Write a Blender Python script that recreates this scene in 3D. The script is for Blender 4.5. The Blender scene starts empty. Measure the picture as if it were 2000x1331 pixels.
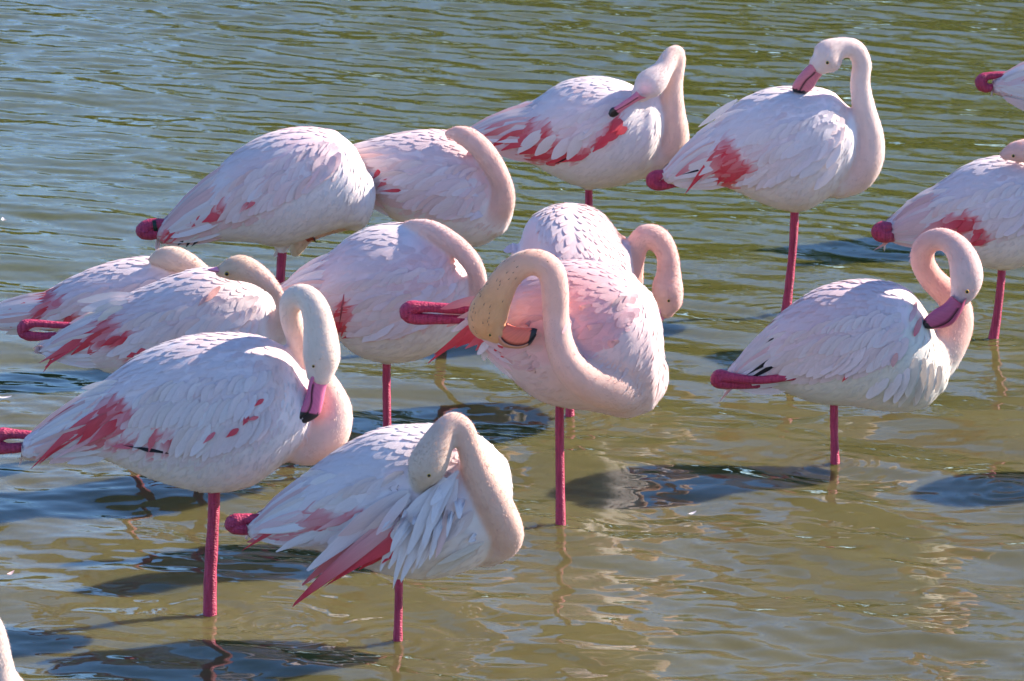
import bpy, math, random
import numpy as np
from mathutils import Vector, noise
from mathutils.bvhtree import BVHTree

random.seed(7)
RNG = np.random.default_rng(11)
SC = bpy.context.scene
COL = SC.collection

# ------------------------------------------------------------------ camera
FPX, PITCH, CAMH = 10000.0, math.radians(14.0), 3.2
cam_d = bpy.data.cameras.new("camera")
cam_d.sensor_width = 36.0
cam_d.lens = 36.0 * FPX / 2000.0
cam_d.clip_start = 0.5
cam_d.clip_end = 2000
cam_d.dof.use_dof = True
cam_d.dof.focus_distance = 12.0
cam_d.dof.aperture_fstop = 20.0
cam = bpy.data.objects.new("camera", cam_d)
cam.location = (0, 0, CAMH)
cam.rotation_euler = (math.radians(90) - PITCH, 0, 0)
COL.objects.link(cam)
SC.camera = cam

# ------------------------------------------------------------------ sky, sun, exposure
SUN_EL, SUN_AZ = math.radians(33), math.radians(69)      # azimuth clockwise from +Y
world = bpy.data.worlds.new("World")
SC.world = world
world.use_nodes = True
wn = world.node_tree
bg = wn.nodes["Background"]
sky = wn.nodes.new("ShaderNodeTexSky")
sky.sky_type = 'NISHITA'
sky.sun_disc = False
sky.sun_elevation = SUN_EL
sky.sun_rotation = SUN_AZ
sky.air_density = 0.8
sky.dust_density = 0.0
sky.ozone_density = 7.0
wn.links.new(sky.outputs[0], bg.inputs[0])
bg.inputs[1].default_value = 0.125
sun_d = bpy.data.lights.new("sun", 'SUN')
sun_d.energy = 5.0
sun_d.angle = math.radians(0.5)
sun_d.color = (1.0, 0.91, 0.79)
sun = bpy.data.objects.new("sun", sun_d)
sv = Vector((math.sin(SUN_AZ) * math.cos(SUN_EL), math.cos(SUN_AZ) * math.cos(SUN_EL), math.sin(SUN_EL)))
sun.rotation_euler = (-sv).to_track_quat('-Z', 'Y').to_euler()
sun.location = sv * 30
COL.objects.link(sun)
SC.view_settings.view_transform = 'Standard'
SC.view_settings.look = 'None'
SC.view_settings.exposure = 1.16
SC.view_settings.gamma = 1.0
SC.view_settings.use_curve_mapping = False

# ------------------------------------------------------------------ measuring helpers
CP, SP = math.cos(PITCH), math.sin(PITCH)
def ray(px, py):
    a, b = (px - 1000.0) / FPX, (665.5 - py) / FPX
    return Vector((a, CP + b * SP, -SP + b * CP))
def P(px, py, Y):                       # the point at distance Y seen in the photo at px, py
    d = ray(px, py)
    t = Y / d.y
    return Vector((d.x * t, Y, CAMH + d.z * t))
def ground(px, py):
    d = ray(px, py)
    t = -CAMH / d.z
    return Vector((d.x * t, d.y * t, 0))
def project(v):
    x, y, z = v.x, v.y, v.z - CAMH
    dep = y * CP - z * SP
    up = y * SP + z * CP
    return 1000 + FPX * x / dep, 665.5 - FPX * up / dep

# ------------------------------------------------------------------ materials
def new_mat(name):
    m = bpy.data.materials.new(name)
    m.use_nodes = True
    nt = m.node_tree
    return m, nt, nt.nodes["Principled BSDF"], nt.nodes["Material Output"]
def N(nt, t, **kw):
    n = nt.nodes.new(t)
    for k, v in kw.items():
        setattr(n, k, v)
    return n
def translucent_mix(nt, bsdf, out, colsock, fac, normal=None):
    tr = N(nt, "ShaderNodeBsdfTranslucent")
    mx = N(nt, "ShaderNodeMixShader")
    nt.links.new(colsock, tr.inputs[0])
    if normal: nt.links.new(normal, tr.inputs["Normal"])
    mx.inputs[0].default_value = fac
    nt.links.new(bsdf.outputs[0], mx.inputs[1])
    nt.links.new(tr.outputs[0], mx.inputs[2])
    nt.links.new(mx.outputs[0], out.inputs[0])

def mat_feather():
    m, nt, b, out = new_mat("feather")
    at = N(nt, "ShaderNodeAttribute", attribute_name="Col")
    uv = N(nt, "ShaderNodeAttribute", attribute_name="UVMap")
    sep = N(nt, "ShaderNodeSeparateXYZ")
    nt.links.new(uv.outputs["Vector"], sep.inputs[0])
    # barbs slant back from the quill: phase = u*22 - |v-.5|*18
    sb = N(nt, "ShaderNodeMath", operation='SUBTRACT'); nt.links.new(sep.outputs[1], sb.inputs[0]); sb.inputs[1].default_value = .5
    ab = N(nt, "ShaderNodeMath", operation='ABSOLUTE'); nt.links.new(sb.outputs[0], ab.inputs[0])
    m1 = N(nt, "ShaderNodeMath", operation='MULTIPLY'); nt.links.new(ab.outputs[0], m1.inputs[0]); m1.inputs[1].default_value = 9
    m2 = N(nt, "ShaderNodeMath", operation='MULTIPLY_ADD'); nt.links.new(sep.outputs[0], m2.inputs[0]); m2.inputs[1].default_value = 2.5
    nt.links.new(m1.outputs[0], m2.inputs[2])
    cx = N(nt, "ShaderNodeCombineXYZ"); nt.links.new(m2.outputs[0], cx.inputs[0])
    nt.links.new(ab.outputs[0], cx.inputs[1])
    nz = N(nt, "ShaderNodeTexNoise"); nz.inputs["Scale"].default_value = 2.2; nz.inputs["Detail"].default_value = 4; nz.inputs["Roughness"].default_value = .65
    geo = N(nt, "ShaderNodeNewGeometry")
    add = N(nt, "ShaderNodeVectorMath", operation='ADD'); nt.links.new(cx.outputs[0], add.inputs[0])
    scl = N(nt, "ShaderNodeVectorMath", operation='SCALE'); nt.links.new(geo.outputs["Position"], scl.inputs[0]); scl.inputs["Scale"].default_value = 9
    nt.links.new(scl.outputs[0], add.inputs[1])
    nt.links.new(add.outputs[0], nz.inputs["Vector"])
    bp = N(nt, "ShaderNodeBump"); bp.inputs["Strength"].default_value = .40; bp.inputs["Distance"].default_value = .002
    nt.links.new(nz.outputs[0], bp.inputs["Height"])
    rp = N(nt, "ShaderNodeMapRange"); nt.links.new(nz.outputs[0], rp.inputs[0])
    rp.inputs[1].default_value = .3; rp.inputs[2].default_value = .7; rp.inputs[3].default_value = .91; rp.inputs[4].default_value = 1.04
    mc = N(nt, "ShaderNodeVectorMath", operation='SCALE'); nt.links.new(at.outputs["Color"], mc.inputs[0]); nt.links.new(rp.outputs[0], mc.inputs["Scale"])
    nt.links.new(mc.outputs[0], b.inputs["Base Color"])
    b.inputs["Roughness"].default_value = .55
    b.inputs["Specular IOR Level"].default_value = .25
    b.inputs["Sheen Weight"].default_value = .15
    nt.links.new(bp.outputs[0], b.inputs["Normal"])
    translucent_mix(nt, b, out, mc.outputs[0], .10)
    return m
def mat_skin():
    m, nt, b, out = new_mat("soft_plumage")
    at = N(nt, "ShaderNodeAttribute", attribute_name="Col")
    nz = N(nt, "ShaderNodeTexNoise"); nz.inputs["Scale"].default_value = 260; nz.inputs["Detail"].default_value = 4; nz.inputs["Roughness"].default_value = .7
    n2 = N(nt, "ShaderNodeTexNoise"); n2.inputs["Scale"].default_value = 28; n2.inputs["Detail"].default_value = 3
    geo = N(nt, "ShaderNodeNewGeometry")
    nt.links.new(geo.outputs["Position"], nz.inputs["Vector"]); nt.links.new(geo.outputs["Position"], n2.inputs["Vector"])
    bp = N(nt, "ShaderNodeBump"); bp.inputs["Strength"].default_value = .3; bp.inputs["Distance"].default_value = .002
    nt.links.new(nz.outputs[0], bp.inputs["Height"])
    rp = N(nt, "ShaderNodeMapRange"); nt.links.new(n2.outputs[0], rp.inputs[0])
    rp.inputs[1].default_value = .3; rp.inputs[2].default_value = .7; rp.inputs[3].default_value = .94; rp.inputs[4].default_value = 1.04
    mc = N(nt, "ShaderNodeVectorMath", operation='SCALE'); nt.links.new(at.outputs["Color"], mc.inputs[0]); nt.links.new(rp.outputs[0], mc.inputs["Scale"])
    nt.links.new(mc.outputs[0], b.inputs["Base Color"])
    b.inputs["Roughness"].default_value = .8
    b.inputs["Specular IOR Level"].default_value = .15
    b.inputs["Sheen Weight"].default_value = .3
    b.inputs["Subsurface Weight"].default_value = .12
    b.inputs["Subsurface Radius"].default_value = (1.0, .45, .35)
    b.inputs["Subsurface Scale"].default_value = .012
    nt.links.new(bp.outputs[0], b.inputs["Normal"])
    return m
def mat_leg():
    m, nt, b, out = new_mat("leg_skin")
    geo = N(nt, "ShaderNodeNewGeometry")
    mp = N(nt, "ShaderNodeMapping"); mp.inputs["Scale"].default_value = (1, 1, 2.4)
    nt.links.new(geo.outputs["Position"], mp.inputs[0])
    vo = N(nt, "ShaderNodeTexVoronoi"); vo.inputs["Scale"].default_value = 190
    nz = N(nt, "ShaderNodeTexNoise"); nz.inputs["Scale"].default_value = 40; nz.inputs["Detail"].default_value = 4
    mp2 = N(nt, "ShaderNodeMapping"); mp2.inputs["Scale"].default_value = (5, 5, .5); nt.links.new(geo.outputs["Position"], mp2.inputs[0])
    nt.links.new(mp.outputs[0], vo.inputs["Vector"]); nt.links.new(mp2.outputs[0], nz.inputs["Vector"])
    cr = N(nt, "ShaderNodeValToRGB")
    cr.color_ramp.elements[0].position = .3; cr.color_ramp.elements[0].color = (.33, .016, .06, 1)
    cr.color_ramp.elements[1].position = .7; cr.color_ramp.elements[1].color = (.60, .055, .13, 1)
    nt.links.new(nz.outputs[0], cr.inputs[0])
    nt.links.new(cr.outputs[0], b.inputs["Base Color"])
    bp = N(nt, "ShaderNodeBump"); bp.inputs["Strength"].default_value = .9; bp.inputs["Distance"].default_value = .002
    nt.links.new(vo.outputs["Distance"], bp.inputs["Height"])
    nt.links.new(bp.outputs[0], b.inputs["Normal"])
    b.inputs["Roughness"].default_value = .5
    return m
def mat_bill():
    m, nt, b, out = new_mat("bill_horn")
    at = N(nt, "ShaderNodeAttribute", attribute_name="Col")
    nt.links.new(at.outputs["Color"], b.inputs["Base Color"])
    nz = N(nt, "ShaderNodeTexNoise"); nz.inputs["Scale"].default_value = 120; nz.inputs["Detail"].default_value = 3
    bp = N(nt, "ShaderNodeBump"); bp.inputs["Strength"].default_value = .25; bp.inputs["Distance"].default_value = .001
    nt.links.new(nz.outputs[0], bp.inputs["Height"]); nt.links.new(bp.outputs[0], b.inputs["Normal"])
    b.inputs["Roughness"].default_value = .42
    return m
def mat_eye():
    m, nt, b, out = new_mat("eye_gloss")
    at = N(nt, "ShaderNodeAttribute", attribute_name="Col")
    nt.links.new(at.outputs["Color"], b.inputs["Base Color"])
    b.inputs["Roughness"].default_value = .1
    return m
def mat_band():
    m, nt, b, out = new_mat("leg_band_plastic")
    b.inputs["Base Color"].default_value = (.01, .03, .02, 1); b.inputs["Roughness"].default_value = .3
    return m
def mat_water():
    m, nt, b, out = new_mat("pond_water")
    geo = N(nt, "ShaderNodeNewGeometry")
    n1 = N(nt, "ShaderNodeTexNoise"); n1.inputs["Scale"].default_value = .9; n1.inputs["Detail"].default_value = 3
    nt.links.new(geo.outputs["Position"], n1.inputs["Vector"])
    cr = N(nt, "ShaderNodeValToRGB")
    cr.color_ramp.elements[0].position = .3; cr.color_ramp.elements[0].color = (.084, .072, .026, 1)
    cr.color_ramp.elements[1].position = .75; cr.color_ramp.elements[1].color = (.116, .099, .038, 1)
    nt.links.new(n1.outputs[0], cr.inputs[0])
    # base colour shifts from tan among the birds to darker olive farther out
    sp = N(nt, "ShaderNodeSeparateXYZ"); nt.links.new(geo.outputs["Position"], sp.inputs[0])
    ad = N(nt, "ShaderNodeMath", operation='MULTIPLY_ADD'); nt.links.new(n1.outputs[0], ad.inputs[0]); ad.inputs[1].default_value = 2.2; nt.links.new(sp.outputs[1], ad.inputs[2])
    mr = N(nt, "ShaderNodeMapRange"); mr.interpolation_type = 'SMOOTHSTEP'; nt.links.new(ad.outputs[0], mr.inputs[0]); mr.inputs[1].default_value = 12.2; mr.inputs[2].default_value = 16.0
    mxx = N(nt, "ShaderNodeMix"); mxx.data_type = 'RGBA'; nt.links.new(mr.outputs[0], mxx.inputs[0]); nt.links.new(cr.outputs[0], mxx.inputs[6])
    mxx.inputs[7].default_value = (.078, .078, .016, 1)
    nt.links.new(mxx.outputs[2], b.inputs["Base Color"])
    b.subsurface_method = 'BURLEY'
    b.inputs["Roughness"].default_value = .02
    b.inputs["Subsurface Weight"].default_value = 1.0          # silty water: sunlight spreads a few centimetres, shadows have soft edges
    b.inputs["Subsurface Radius"].default_value = (1.0, .8, .5)
    b.inputs["Subsurface Scale"].default_value = .05
    b.inputs["IOR"].default_value = 1.333
    b.inputs["Specular IOR Level"].default_value = .5
    mp = N(nt, "ShaderNodeMapping"); mp.inputs["Scale"].default_value = (7, 15, 1); mp.inputs["Rotation"].default_value = (0, 0, math.radians(12))
    nt.links.new(geo.outputs["Position"], mp.inputs[0])
    n2 = N(nt, "ShaderNodeTexNoise"); n2.inputs["Scale"].default_value = 1; n2.inputs["Detail"].default_value = 2; n2.inputs["Roughness"].default_value = .45
    nt.links.new(mp.outputs[0], n2.inputs["Vector"])
    bp = N(nt, "ShaderNodeBump"); bp.inputs["Strength"].default_value = .25; bp.inputs["Distance"].default_value = .006
    nt.links.new(n2.outputs[0], bp.inputs["Height"]); nt.links.new(bp.outputs[0], b.inputs["Normal"])
    return m
def mat_flat(name, c1, c2, scale, rough=.9):
    m, nt, b, out = new_mat(name)
    geo = N(nt, "ShaderNodeNewGeometry")
    n1 = N(nt, "ShaderNodeTexNoise"); n1.inputs["Scale"].default_value = scale; n1.inputs["Detail"].default_value = 4
    nt.links.new(geo.outputs["Position"], n1.inputs["Vector"])
    cr = N(nt, "ShaderNodeValToRGB")
    cr.color_ramp.elements[0].position = .35; cr.color_ramp.elements[0].color = (*c1, 1)
    cr.color_ramp.elements[1].position = .65; cr.color_ramp.elements[1].color = (*c2, 1)
    nt.links.new(n1.outputs[0], cr.inputs[0]); nt.links.new(cr.outputs[0], b.inputs["Base Color"])
    b.inputs["Roughness"].default_value = rough
    return m
M_FEATHER, M_SKIN, M_LEG, M_BILL, M_EYE, M_BAND, M_WATER = mat_feather(), mat_skin(), mat_leg(), mat_bill(), mat_eye(), mat_band(), mat_water()
M_LEAF = mat_flat("bank_foliage", (.05, .075, .012), (.11, .15, .025), .8)
M_BANK = mat_flat("bank_earth", (.10, .09, .045), (.16, .15, .06), .5)

# ------------------------------------------------------------------ mesh helpers
ORIGIN = np.zeros(3)                    # base of the bird being built: its parts are stored relative to it
def link_mesh(name, me, mat, parent=None, smooth=True):
    me.materials.clear(); me.materials.append(mat)
    if smooth:
        me.polygons.foreach_set("use_smooth", np.ones(len(me.polygons), dtype=bool))
    o = bpy.data.objects.new(name, me)
    COL.objects.link(o)
    if parent is not None:
        o.parent = parent
        o.matrix_parent_inverse.identity()
    return o
def build(name, verts, faces, mat, parent=None, cols=None, uvs=None, smooth=True):
    v = np.asarray(verts, dtype=np.float64).reshape(-1, 3)
    if parent is not None:
        v = v - ORIGIN
    me = bpy.data.meshes.new(name)
    me.from_pydata(v.tolist(), [], faces if isinstance(faces, list) else faces.tolist())
    if cols is not None:
        a = me.color_attributes.new("Col", 'FLOAT_COLOR', 'POINT')
        c = np.ones((len(v), 4), dtype=np.float32); c[:, :3] = np.asarray(cols).reshape(-1, 3)
        a.data.foreach_set("color", c.ravel())
    if uvs is not None:
        a = me.attributes.new("UVMap", 'FLOAT_VECTOR', 'POINT')
        u = np.zeros((len(v), 3), dtype=np.float32); u[:, :2] = np.asarray(uvs).reshape(-1, 2)
        a.data.foreach_set("vector", u.ravel())
    return link_mesh(name, me, mat, parent, smooth)
def catmull(pts, n):
    p = np.asarray(pts, dtype=float)
    p = np.vstack([2 * p[0] - p[1], p, 2 * p[-1] - p[-2]])
    m = len(p) - 3
    out = []
    for i in range(n):
        s = i / (n - 1) * m
        k = min(int(s), m - 1); t = s - k
        a, b, c, d = p[k], p[k + 1], p[k + 2], p[k + 3]
        out.append(.5 * ((2 * b) + (-a + c) * t + (2 * a - 5 * b + 4 * c - d) * t * t + (-a + 3 * b - 3 * c + d) * t ** 3))
    return np.array(out)
def ring_faces(nr, ns, cap=True, off=0):
    f = []
    for i in range(nr - 1):
        for j in range(ns):
            k = (j + 1) % ns
            f.append([off + i * ns + j, off + i * ns + k, off + (i + 1) * ns + k, off + (i + 1) * ns + j])
    if cap:
        f.append([off + j for j in range(ns)][::-1])
        f.append([off + (nr - 1) * ns + j for j in range(ns)])
    return f
def tube(path, radii, ns=16, flat=1.0, round_ends=True):
    """path: n x 3 world, radii n. Cross sections widen in the camera-facing plane, 'flat' scales their depth."""
    path = np.asarray(path); radii = np.asarray(radii)
    T = np.gradient(path, axis=0); T /= np.linalg.norm(T, axis=1)[:, None] + 1e-9
    if round_ends:
        r0, r1 = radii[0], radii[-1]
        pre = [(path[0] - T[0] * r0 * math.sin(a), r0 * math.cos(a)) for a in (1.45, 1.1, .75, .38)]
        post = [(path[-1] + T[-1] * r1 * math.sin(a), r1 * math.cos(a)) for a in (.38, .75, 1.1, 1.45)]
        path = np.vstack([[p for p, _ in pre], path, [p for p, _ in post]])
        radii = np.concatenate([[r for _, r in pre], radii, [r for _, r in post]])
        T = np.vstack([[T[0]] * 4, T, [T[-1]] * 4])
    V = []
    ref = np.array([0, 1.0, 0])
    for p, r, t in zip(path, radii, T):
        a = np.cross(t, ref); n = np.linalg.norm(a)
        a = a / n if n > 1e-3 else np.array([1.0, 0, 0])
        b = np.cross(a, t)
        for j in range(ns):
            th = 2 * math.pi * j / ns
            V.append(p + a * r * math.cos(th) + b * r * flat * math.sin(th))
    return np.array(V), ring_faces(len(path), ns)

# ------------------------------------------------------------------ colours (real plumage colours)
CW = np.array([.85, .745, .735]); CP_ = np.array([.85, .56, .545]); CPK = np.array([.78, .40, .36])
CR = np.array([.76, .035, .060]); CK = np.array([.015, .013, .015]); CC = np.array([.80, .67, .56]); CO = np.array([.72, .47, .24])
CRP = np.array([.80, .17, .20])
PAL = dict(W=CW, P=CP_, K=CK, R=CR, C=CC, S=CPK, M=CRP)

# ------------------------------------------------------------------ one feather
NL, NWD = 6, 6
FR = random.Random(99)
def feather_arrays(centre, side, normal, width, col, tipcol=None, camber=.04, tipround=.5, pointy=False):
    """centre: NL x 3 points root to tip; side/normal: NL x 3; the vane's strands end unevenly, so the tip is frayed"""
    V, C, U = [], [], []
    S_ = [(j / (NWD - 1) - .5) for j in range(NWD)]
    if pointy: lf = [1 - .50 * (abs(s) * 2) ** 1.3 + FR.uniform(-.05, .05) for s in S_]
    else: lf = [1 - .36 * (abs(s) * 2) ** 2.0 + FR.uniform(-.05, .04) for s in S_]
    for i in range(NL):
        for j, s in enumerate(S_):
            t = i / (NL - 1) * lf[j]
            k = min(NL - 2, int(t * (NL - 1))); fr = t * (NL - 1) - k
            c0 = centre[k] * (1 - fr) + centre[k + 1] * fr
            w = width * min(1, t * 2.4 + .3) * ((1 - .72 * t ** 1.8) if pointy else (1 - .22 * t ** 3))
            V.append(c0 + side[k] * s * w - normal[k] * (abs(s) * 2) ** 2 * w * camber)
            C.append(col if tipcol is None else col * (1 - t) + tipcol * t)
            U.append((t * 4, j / (NWD - 1)))
    F = []
    for i in range(NL - 1):
        for j in range(NWD - 1):
            a = i * NWD + j
            F.append([a, a + 1, a + NWD + 1, a + NWD])
    return np.array(V), F, np.array(C), np.array(U)

class Batch:
    def __init__(s): s.V, s.F, s.C, s.U, s.n = [], [], [], [], 0
    def add(s, v, f, c, u):
        s.V.append(v); s.F += [[k + s.n for k in q] for q in f]; s.C.append(c); s.U.append(u); s.n += len(v)
    def build(s, name, mat, parent):
        if not s.V: return None
        return build(name, np.vstack(s.V), s.F, mat, parent, np.vstack(s.C), np.vstack(s.U))

def nv(v):
    return v / (np.linalg.norm(v) + 1e-9)

# ------------------------------------------------------------------ a bird
def loft(stations, Y0, depth, ydrift, ns=30, nr=34, grow=0.0, shrinky=1.0):
    """stations: (top px, bottom px) pairs from tail to chest, then one cap point."""
    st = [(P(a[0], a[1], Y0), P(b[0], b[1], Y0)) for a, b in stations[:-1]]
    cen = [(np.array(a) + np.array(b)) / 2 for a, b in st]
    half = [(np.array(a) - np.array(b)) / 2 for a, b in st]
    m = len(st)
    hl = np.array([np.linalg.norm(h) for h in half])
    hmax = hl.max()
    dep = np.array([depth * hmax * (0.18 + 0.82 * min(1, (l / hmax)) ** 1.1) for l in hl]) + grow
    dep[:2] = np.minimum(dep[:2], depth * hmax * .42)
    cap = np.array(P(*stations[-1], Y0))
    row = np.hstack([np.array(cen), np.array(half), dep[:, None]])
    row = catmull(row, nr)
    V = []
    def addring(c, h, d, k):
        for j in range(ns):
            th = 2 * math.pi * j / ns
            V.append(c + h * math.cos(th) * shrinky + np.array([0, 1, 0]) * d * math.sin(th) + np.array([0, ydrift(k), 0]))
    c0, h0, d0 = row[0, :3], row[0, 3:6], row[0, 6]
    back = nv(row[0, :3] - row[3, :3])
    for s in (.9, .6, .3):
        addring(c0 + back * np.linalg.norm(h0) * s, h0 * math.sqrt(1 - s * s), d0 * math.sqrt(1 - s * s), 0)
    for i in range(nr):
        addring(row[i, :3], row[i, 3:6], row[i, 6], i / (nr - 1))
    c1, h1, d1 = row[-1, :3], row[-1, 3:6], row[-1, 6]
    fw = cap - c1
    for s in (.3, .6, .85, .97):
        q = math.sqrt(1 - s * s)
        addring(c1 + fw * s, h1 * q, d1 * q, 1)
    return np.array(V), ring_faces(nr + 7, ns)

def remeshed(parts, voxel, smooth_it):
    V, F, n = [], [], 0
    for v, f in parts:
        V.append(v); F += [[k + n for k in q] for q in f]; n += len(v)
    V = np.vstack(V)
    me = bpy.data.meshes.new("tmp"); me.from_pydata(V.tolist(), [], F); me.update()
    o = bpy.data.objects.new("tmp", me); COL.objects.link(o)
    r = o.modifiers.new("r", 'REMESH'); r.mode = 'VOXEL'; r.voxel_size = voxel; r.adaptivity = 0
    s = o.modifiers.new("s", 'SMOOTH'); s.factor = .6; s.iterations = smooth_it
    dg = bpy.context.evaluated_depsgraph_get(); dg.update()
    out = bpy.data.meshes.new_from_object(o.evaluated_get(dg))
    bpy.data.objects.remove(o); bpy.data.meshes.remove(me)
    return out

def make_bill(rows, Y0, dy, halfw, root, blackfrom=.72, base=(.72, .27, .42), low=None, outer_is_upper=True):
    """rows: (culmen px, gape px, keel px) from the face to the tip. Two mandibles, each a closed half shell."""
    base = np.array(base); low = np.array(low if low is not None else base * 1.05)
    n = 30
    A = catmull([[*a, *g, *k] for a, g, k in rows], n)
    ns = 22
    obs = []
    for which in (0, 1):
        V, C, = [], []
        for i in range(n):
            t = i / (n - 1)
            w = halfw * (1 - .55 * t ** 2.2) * (.85 if which else 1)
            out = A[i, 0:2] if which == 0 else A[i, 4:6]
            gp = A[i, 2:4]
            for j in range(ns):
                th = math.pi * j / (ns - 1)                # half ellipse from camera side over the ridge to the far side
                k = math.sin(th) ** .8
                px = gp + (out - gp) * (k * 1.03 - .03)
                ww = math.cos(th)
                Y = Y0 + dy - w * (abs(ww) ** .8) * (1 if ww > 0 else -1)
                V.append(np.array(P(px[0], px[1], Y)))
                black = t > blackfrom + .03 * math.sin(j * 1.9) * k or (k < .20 and t > .10)
                c = (base if which == 0 else low) * (.93 + .14 * ((i * 7 + j * 3) % 5) / 5)
                C.append(CK if black else c)
        # gape plane closes the shell
        F = []
        for i in range(n - 1):
            for j in range(ns):
                k2 = (j + 1) % ns
                F.append([i * ns + j, i * ns + k2, (i + 1) * ns + k2, (i + 1) * ns + j])
        F.append([j for j in range(ns)]); F.append([(n - 1) * ns + j for j in range(ns)][::-1])
        obs.append(build("upper_mandible" if which == 0 else "lower_mandible", V, F, M_BILL, root, C))
    return obs

def make_eye(px, py, Y, r_px, root, iris=(.75, .45, .06)):
    s = Y / ray(px, py).y / FPX
    c = np.array(P(px, py, Y)); r = r_px * s
    V, C = [], []
    nu, nvv = 9, 14
    for i in range(nu + 1):
        a = math.pi * i / nu
        for j in range(nvv):
            b = 2 * math.pi * j / nvv
            V.append(c + r * np.array([math.sin(a) * math.cos(b), -math.cos(a) * .55, math.sin(a) * math.sin(b)]))
            C.append(CK if i <= 2 else (np.array(iris) if i <= 4 else np.array([.6, .22, .2])))
    return build("eye", V, ring_faces(nu + 1, nvv), M_EYE, root, C)

class Bird: pass

def make_bird(label, foot, st, low, front, neck, knob=None, leg=None, bill=None, eye=None, depth=.80, yaw=0.0, down=(.12, .8),
              feathers=(), neckcol=(.80, .60, .52), headcol=(.80, .70, .64), pink=.35, density=1.0, thigh=True, flen=(135, 42), bodycol=None,
              redfrac=0.0, headstart=.72, seed=0, speckle=False, fdir=None, wdepth=1.08, lift=1.0, pinkcol=None, tints=()):
    global ORIGIN
    rnd = random.Random(seed * 13 + 5)
    pinkc = CP_ if pinkcol is None else np.array(pinkcol)
    g = ground(*foot); Y0 = g.y
    root = bpy.data.objects.new("flamingo", None)
    root.empty_display_size = .1
    root.location = g
    COL.objects.link(root)
    root["label"] = label; root["category"] = "flamingo"; root["group"] = "flamingos standing in the shallow pond"
    ORIGIN = np.array(g)
    S = Y0 / ray(*foot).y / FPX                 # metres per photo pixel at this bird
    drift = lambda k: yaw * (k - .5)
    def dyw(pxdepth): return pxdepth * S
    # ---- body, neck and head: one continuous mesh
    parts = [loft(st, Y0, depth, drift)]
    # wing bulge on both flanks: same back line, lower edge along 'low'
    lx = [p[0] for p in low]; ly = [p[1] for p in low]
    wst = []
    for a, b in st[:-1]:
        if a[0] > front: break
        yb = float(np.interp(b[0], lx, ly))
        if yb - a[1] < 8: continue
        wst.append(((a[0], a[1] + 2), (b[0], yb)))
    if len(wst) >= 3:
        a, b = wst[-1]
        wst.append((front, (a[1] * .6 + b[1] * .4)))
        parts.append(loft(wst, Y0, depth * wdepth, drift, grow=.011))
    npth = np.array([[*np.array(P(x, y, Y0 + dyw(d))), r * S] for x, y, r, d in neck])
    dn = catmull(npth, 70)
    parts.append(tube(dn[:, :3], dn[:, 3], 20, flat=.92))
    if leg is None:
        leg = [(foot[0], foot[1] - 210, 9)]
    lx0, ly0, lr0 = leg[0]
    lkeep = leg + [(foot[0], foot[1], leg[-1][2] + 1.5)]
    if thigh:
        th = np.array([[*np.array(P(lx0 + a, ly0 + b, Y0)), r * S] for a, b, r in ((0, -75, 52), (0, -40, 34), (0, -16, 19), (0, -3, 11))])
        parts.append(tube(th[:, :3], th[:, 3], 14))
    me = remeshed(parts, .0062, 5)
    nvx = len(me.vertices)
    co = np.empty(nvx * 3); me.vertices.foreach_get("co", co); co = co.reshape(-1, 3)
    no = np.empty(nvx * 3); me.vertices.foreach_get("normal", no); no = no.reshape(-1, 3)
    # nearest neck sample -> how much of neck each vertex is
    D = np.full(nvx, 9.0); K = np.zeros(nvx, int)
    for i in range(len(dn)):
        d = np.linalg.norm(co - dn[i, :3], axis=1) / dn[i, 3]
        m = d < D; D[m] = d[m]; K[m] = i
    tn = K / (len(dn) - 1)
    isneck = np.clip((1.35 - D) / .25, 0, 1) * np.clip(tn / .10, 0, 1)
    ncol, hcol = np.array(neckcol) * np.array([1.03, .90, .86]), np.array(headcol) * np.array([1.02, .94, .91])
    tt = np.clip((tn - (headstart - .15)) / .3, 0, 1)[:, None]
    neckc = ncol * (1 - tt) + hcol * tt
    tb_ = np.clip(1 - tn / .35, 0, 1)[:, None] * .7
    neckc = neckc * (1 - tb_) + np.array([.82, .52, .42]) * tb_
    bc = np.array(bodycol) if bodycol is not None else CW * .8 + CC * .2
    nz = np.array([noise.noise(Vector(c * 14)) for c in co])
    pfx = np.array([project(Vector(c)) for c in co])
    lowy = np.interp(pfx[:, 0], [p[0] for p in low], [p[1] for p in low])
    wingm = (np.clip((lowy - pfx[:, 1]) / 14, 0, 1) * np.clip((front + 10 - pfx[:, 0]) / 20, 0, 1))[:, None]
    bc = bc * (1 - wingm) + (CW * (1 - pink * .5) + pinkc * pink * .5) * wingm
    bodyc = bc * (1 - .25 * np.clip(nz, 0, 1)[:, None]) + (CP_ * .25 * np.clip(nz, 0, 1)[:, None])
    colr = neckc * isneck[:, None] + bodyc * (1 - isneck[:, None])
    me.vertices.foreach_set("co", (co - ORIGIN).ravel())
    a = me.color_attributes.new("Col", 'FLOAT_COLOR', 'POINT')
    cc = np.ones((nvx, 4), dtype=np.float32); cc[:, :3] = colr; a.data.foreach_set("color", cc.ravel())
    me.name = "body"
    body = link_mesh("body", me, M_SKIN, root)
    faces = [tuple(p.vertices) for p in me.polygons]
    bvh = BVHTree.FromPolygons([tuple(c) for c in co], faces)
    bfaces = [f for f in faces if isneck[f[0]] < .5]
    bvh_body = BVHTree.FromPolygons([tuple(c) for c in co], bfaces)
    # ---- flow of the plumage
    cT = (np.array(P(*st[0][0], Y0)) + np.array(P(*st[0][1], Y0))) / 2
    mid = len(st) // 2
    cM = (np.array(P(*st[mid][0], Y0)) + np.array(P(*st[mid][1], Y0))) / 2
    taildir = nv(cT - cM)
    txs = min(st[0][0][0], st[0][1][0])
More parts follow.
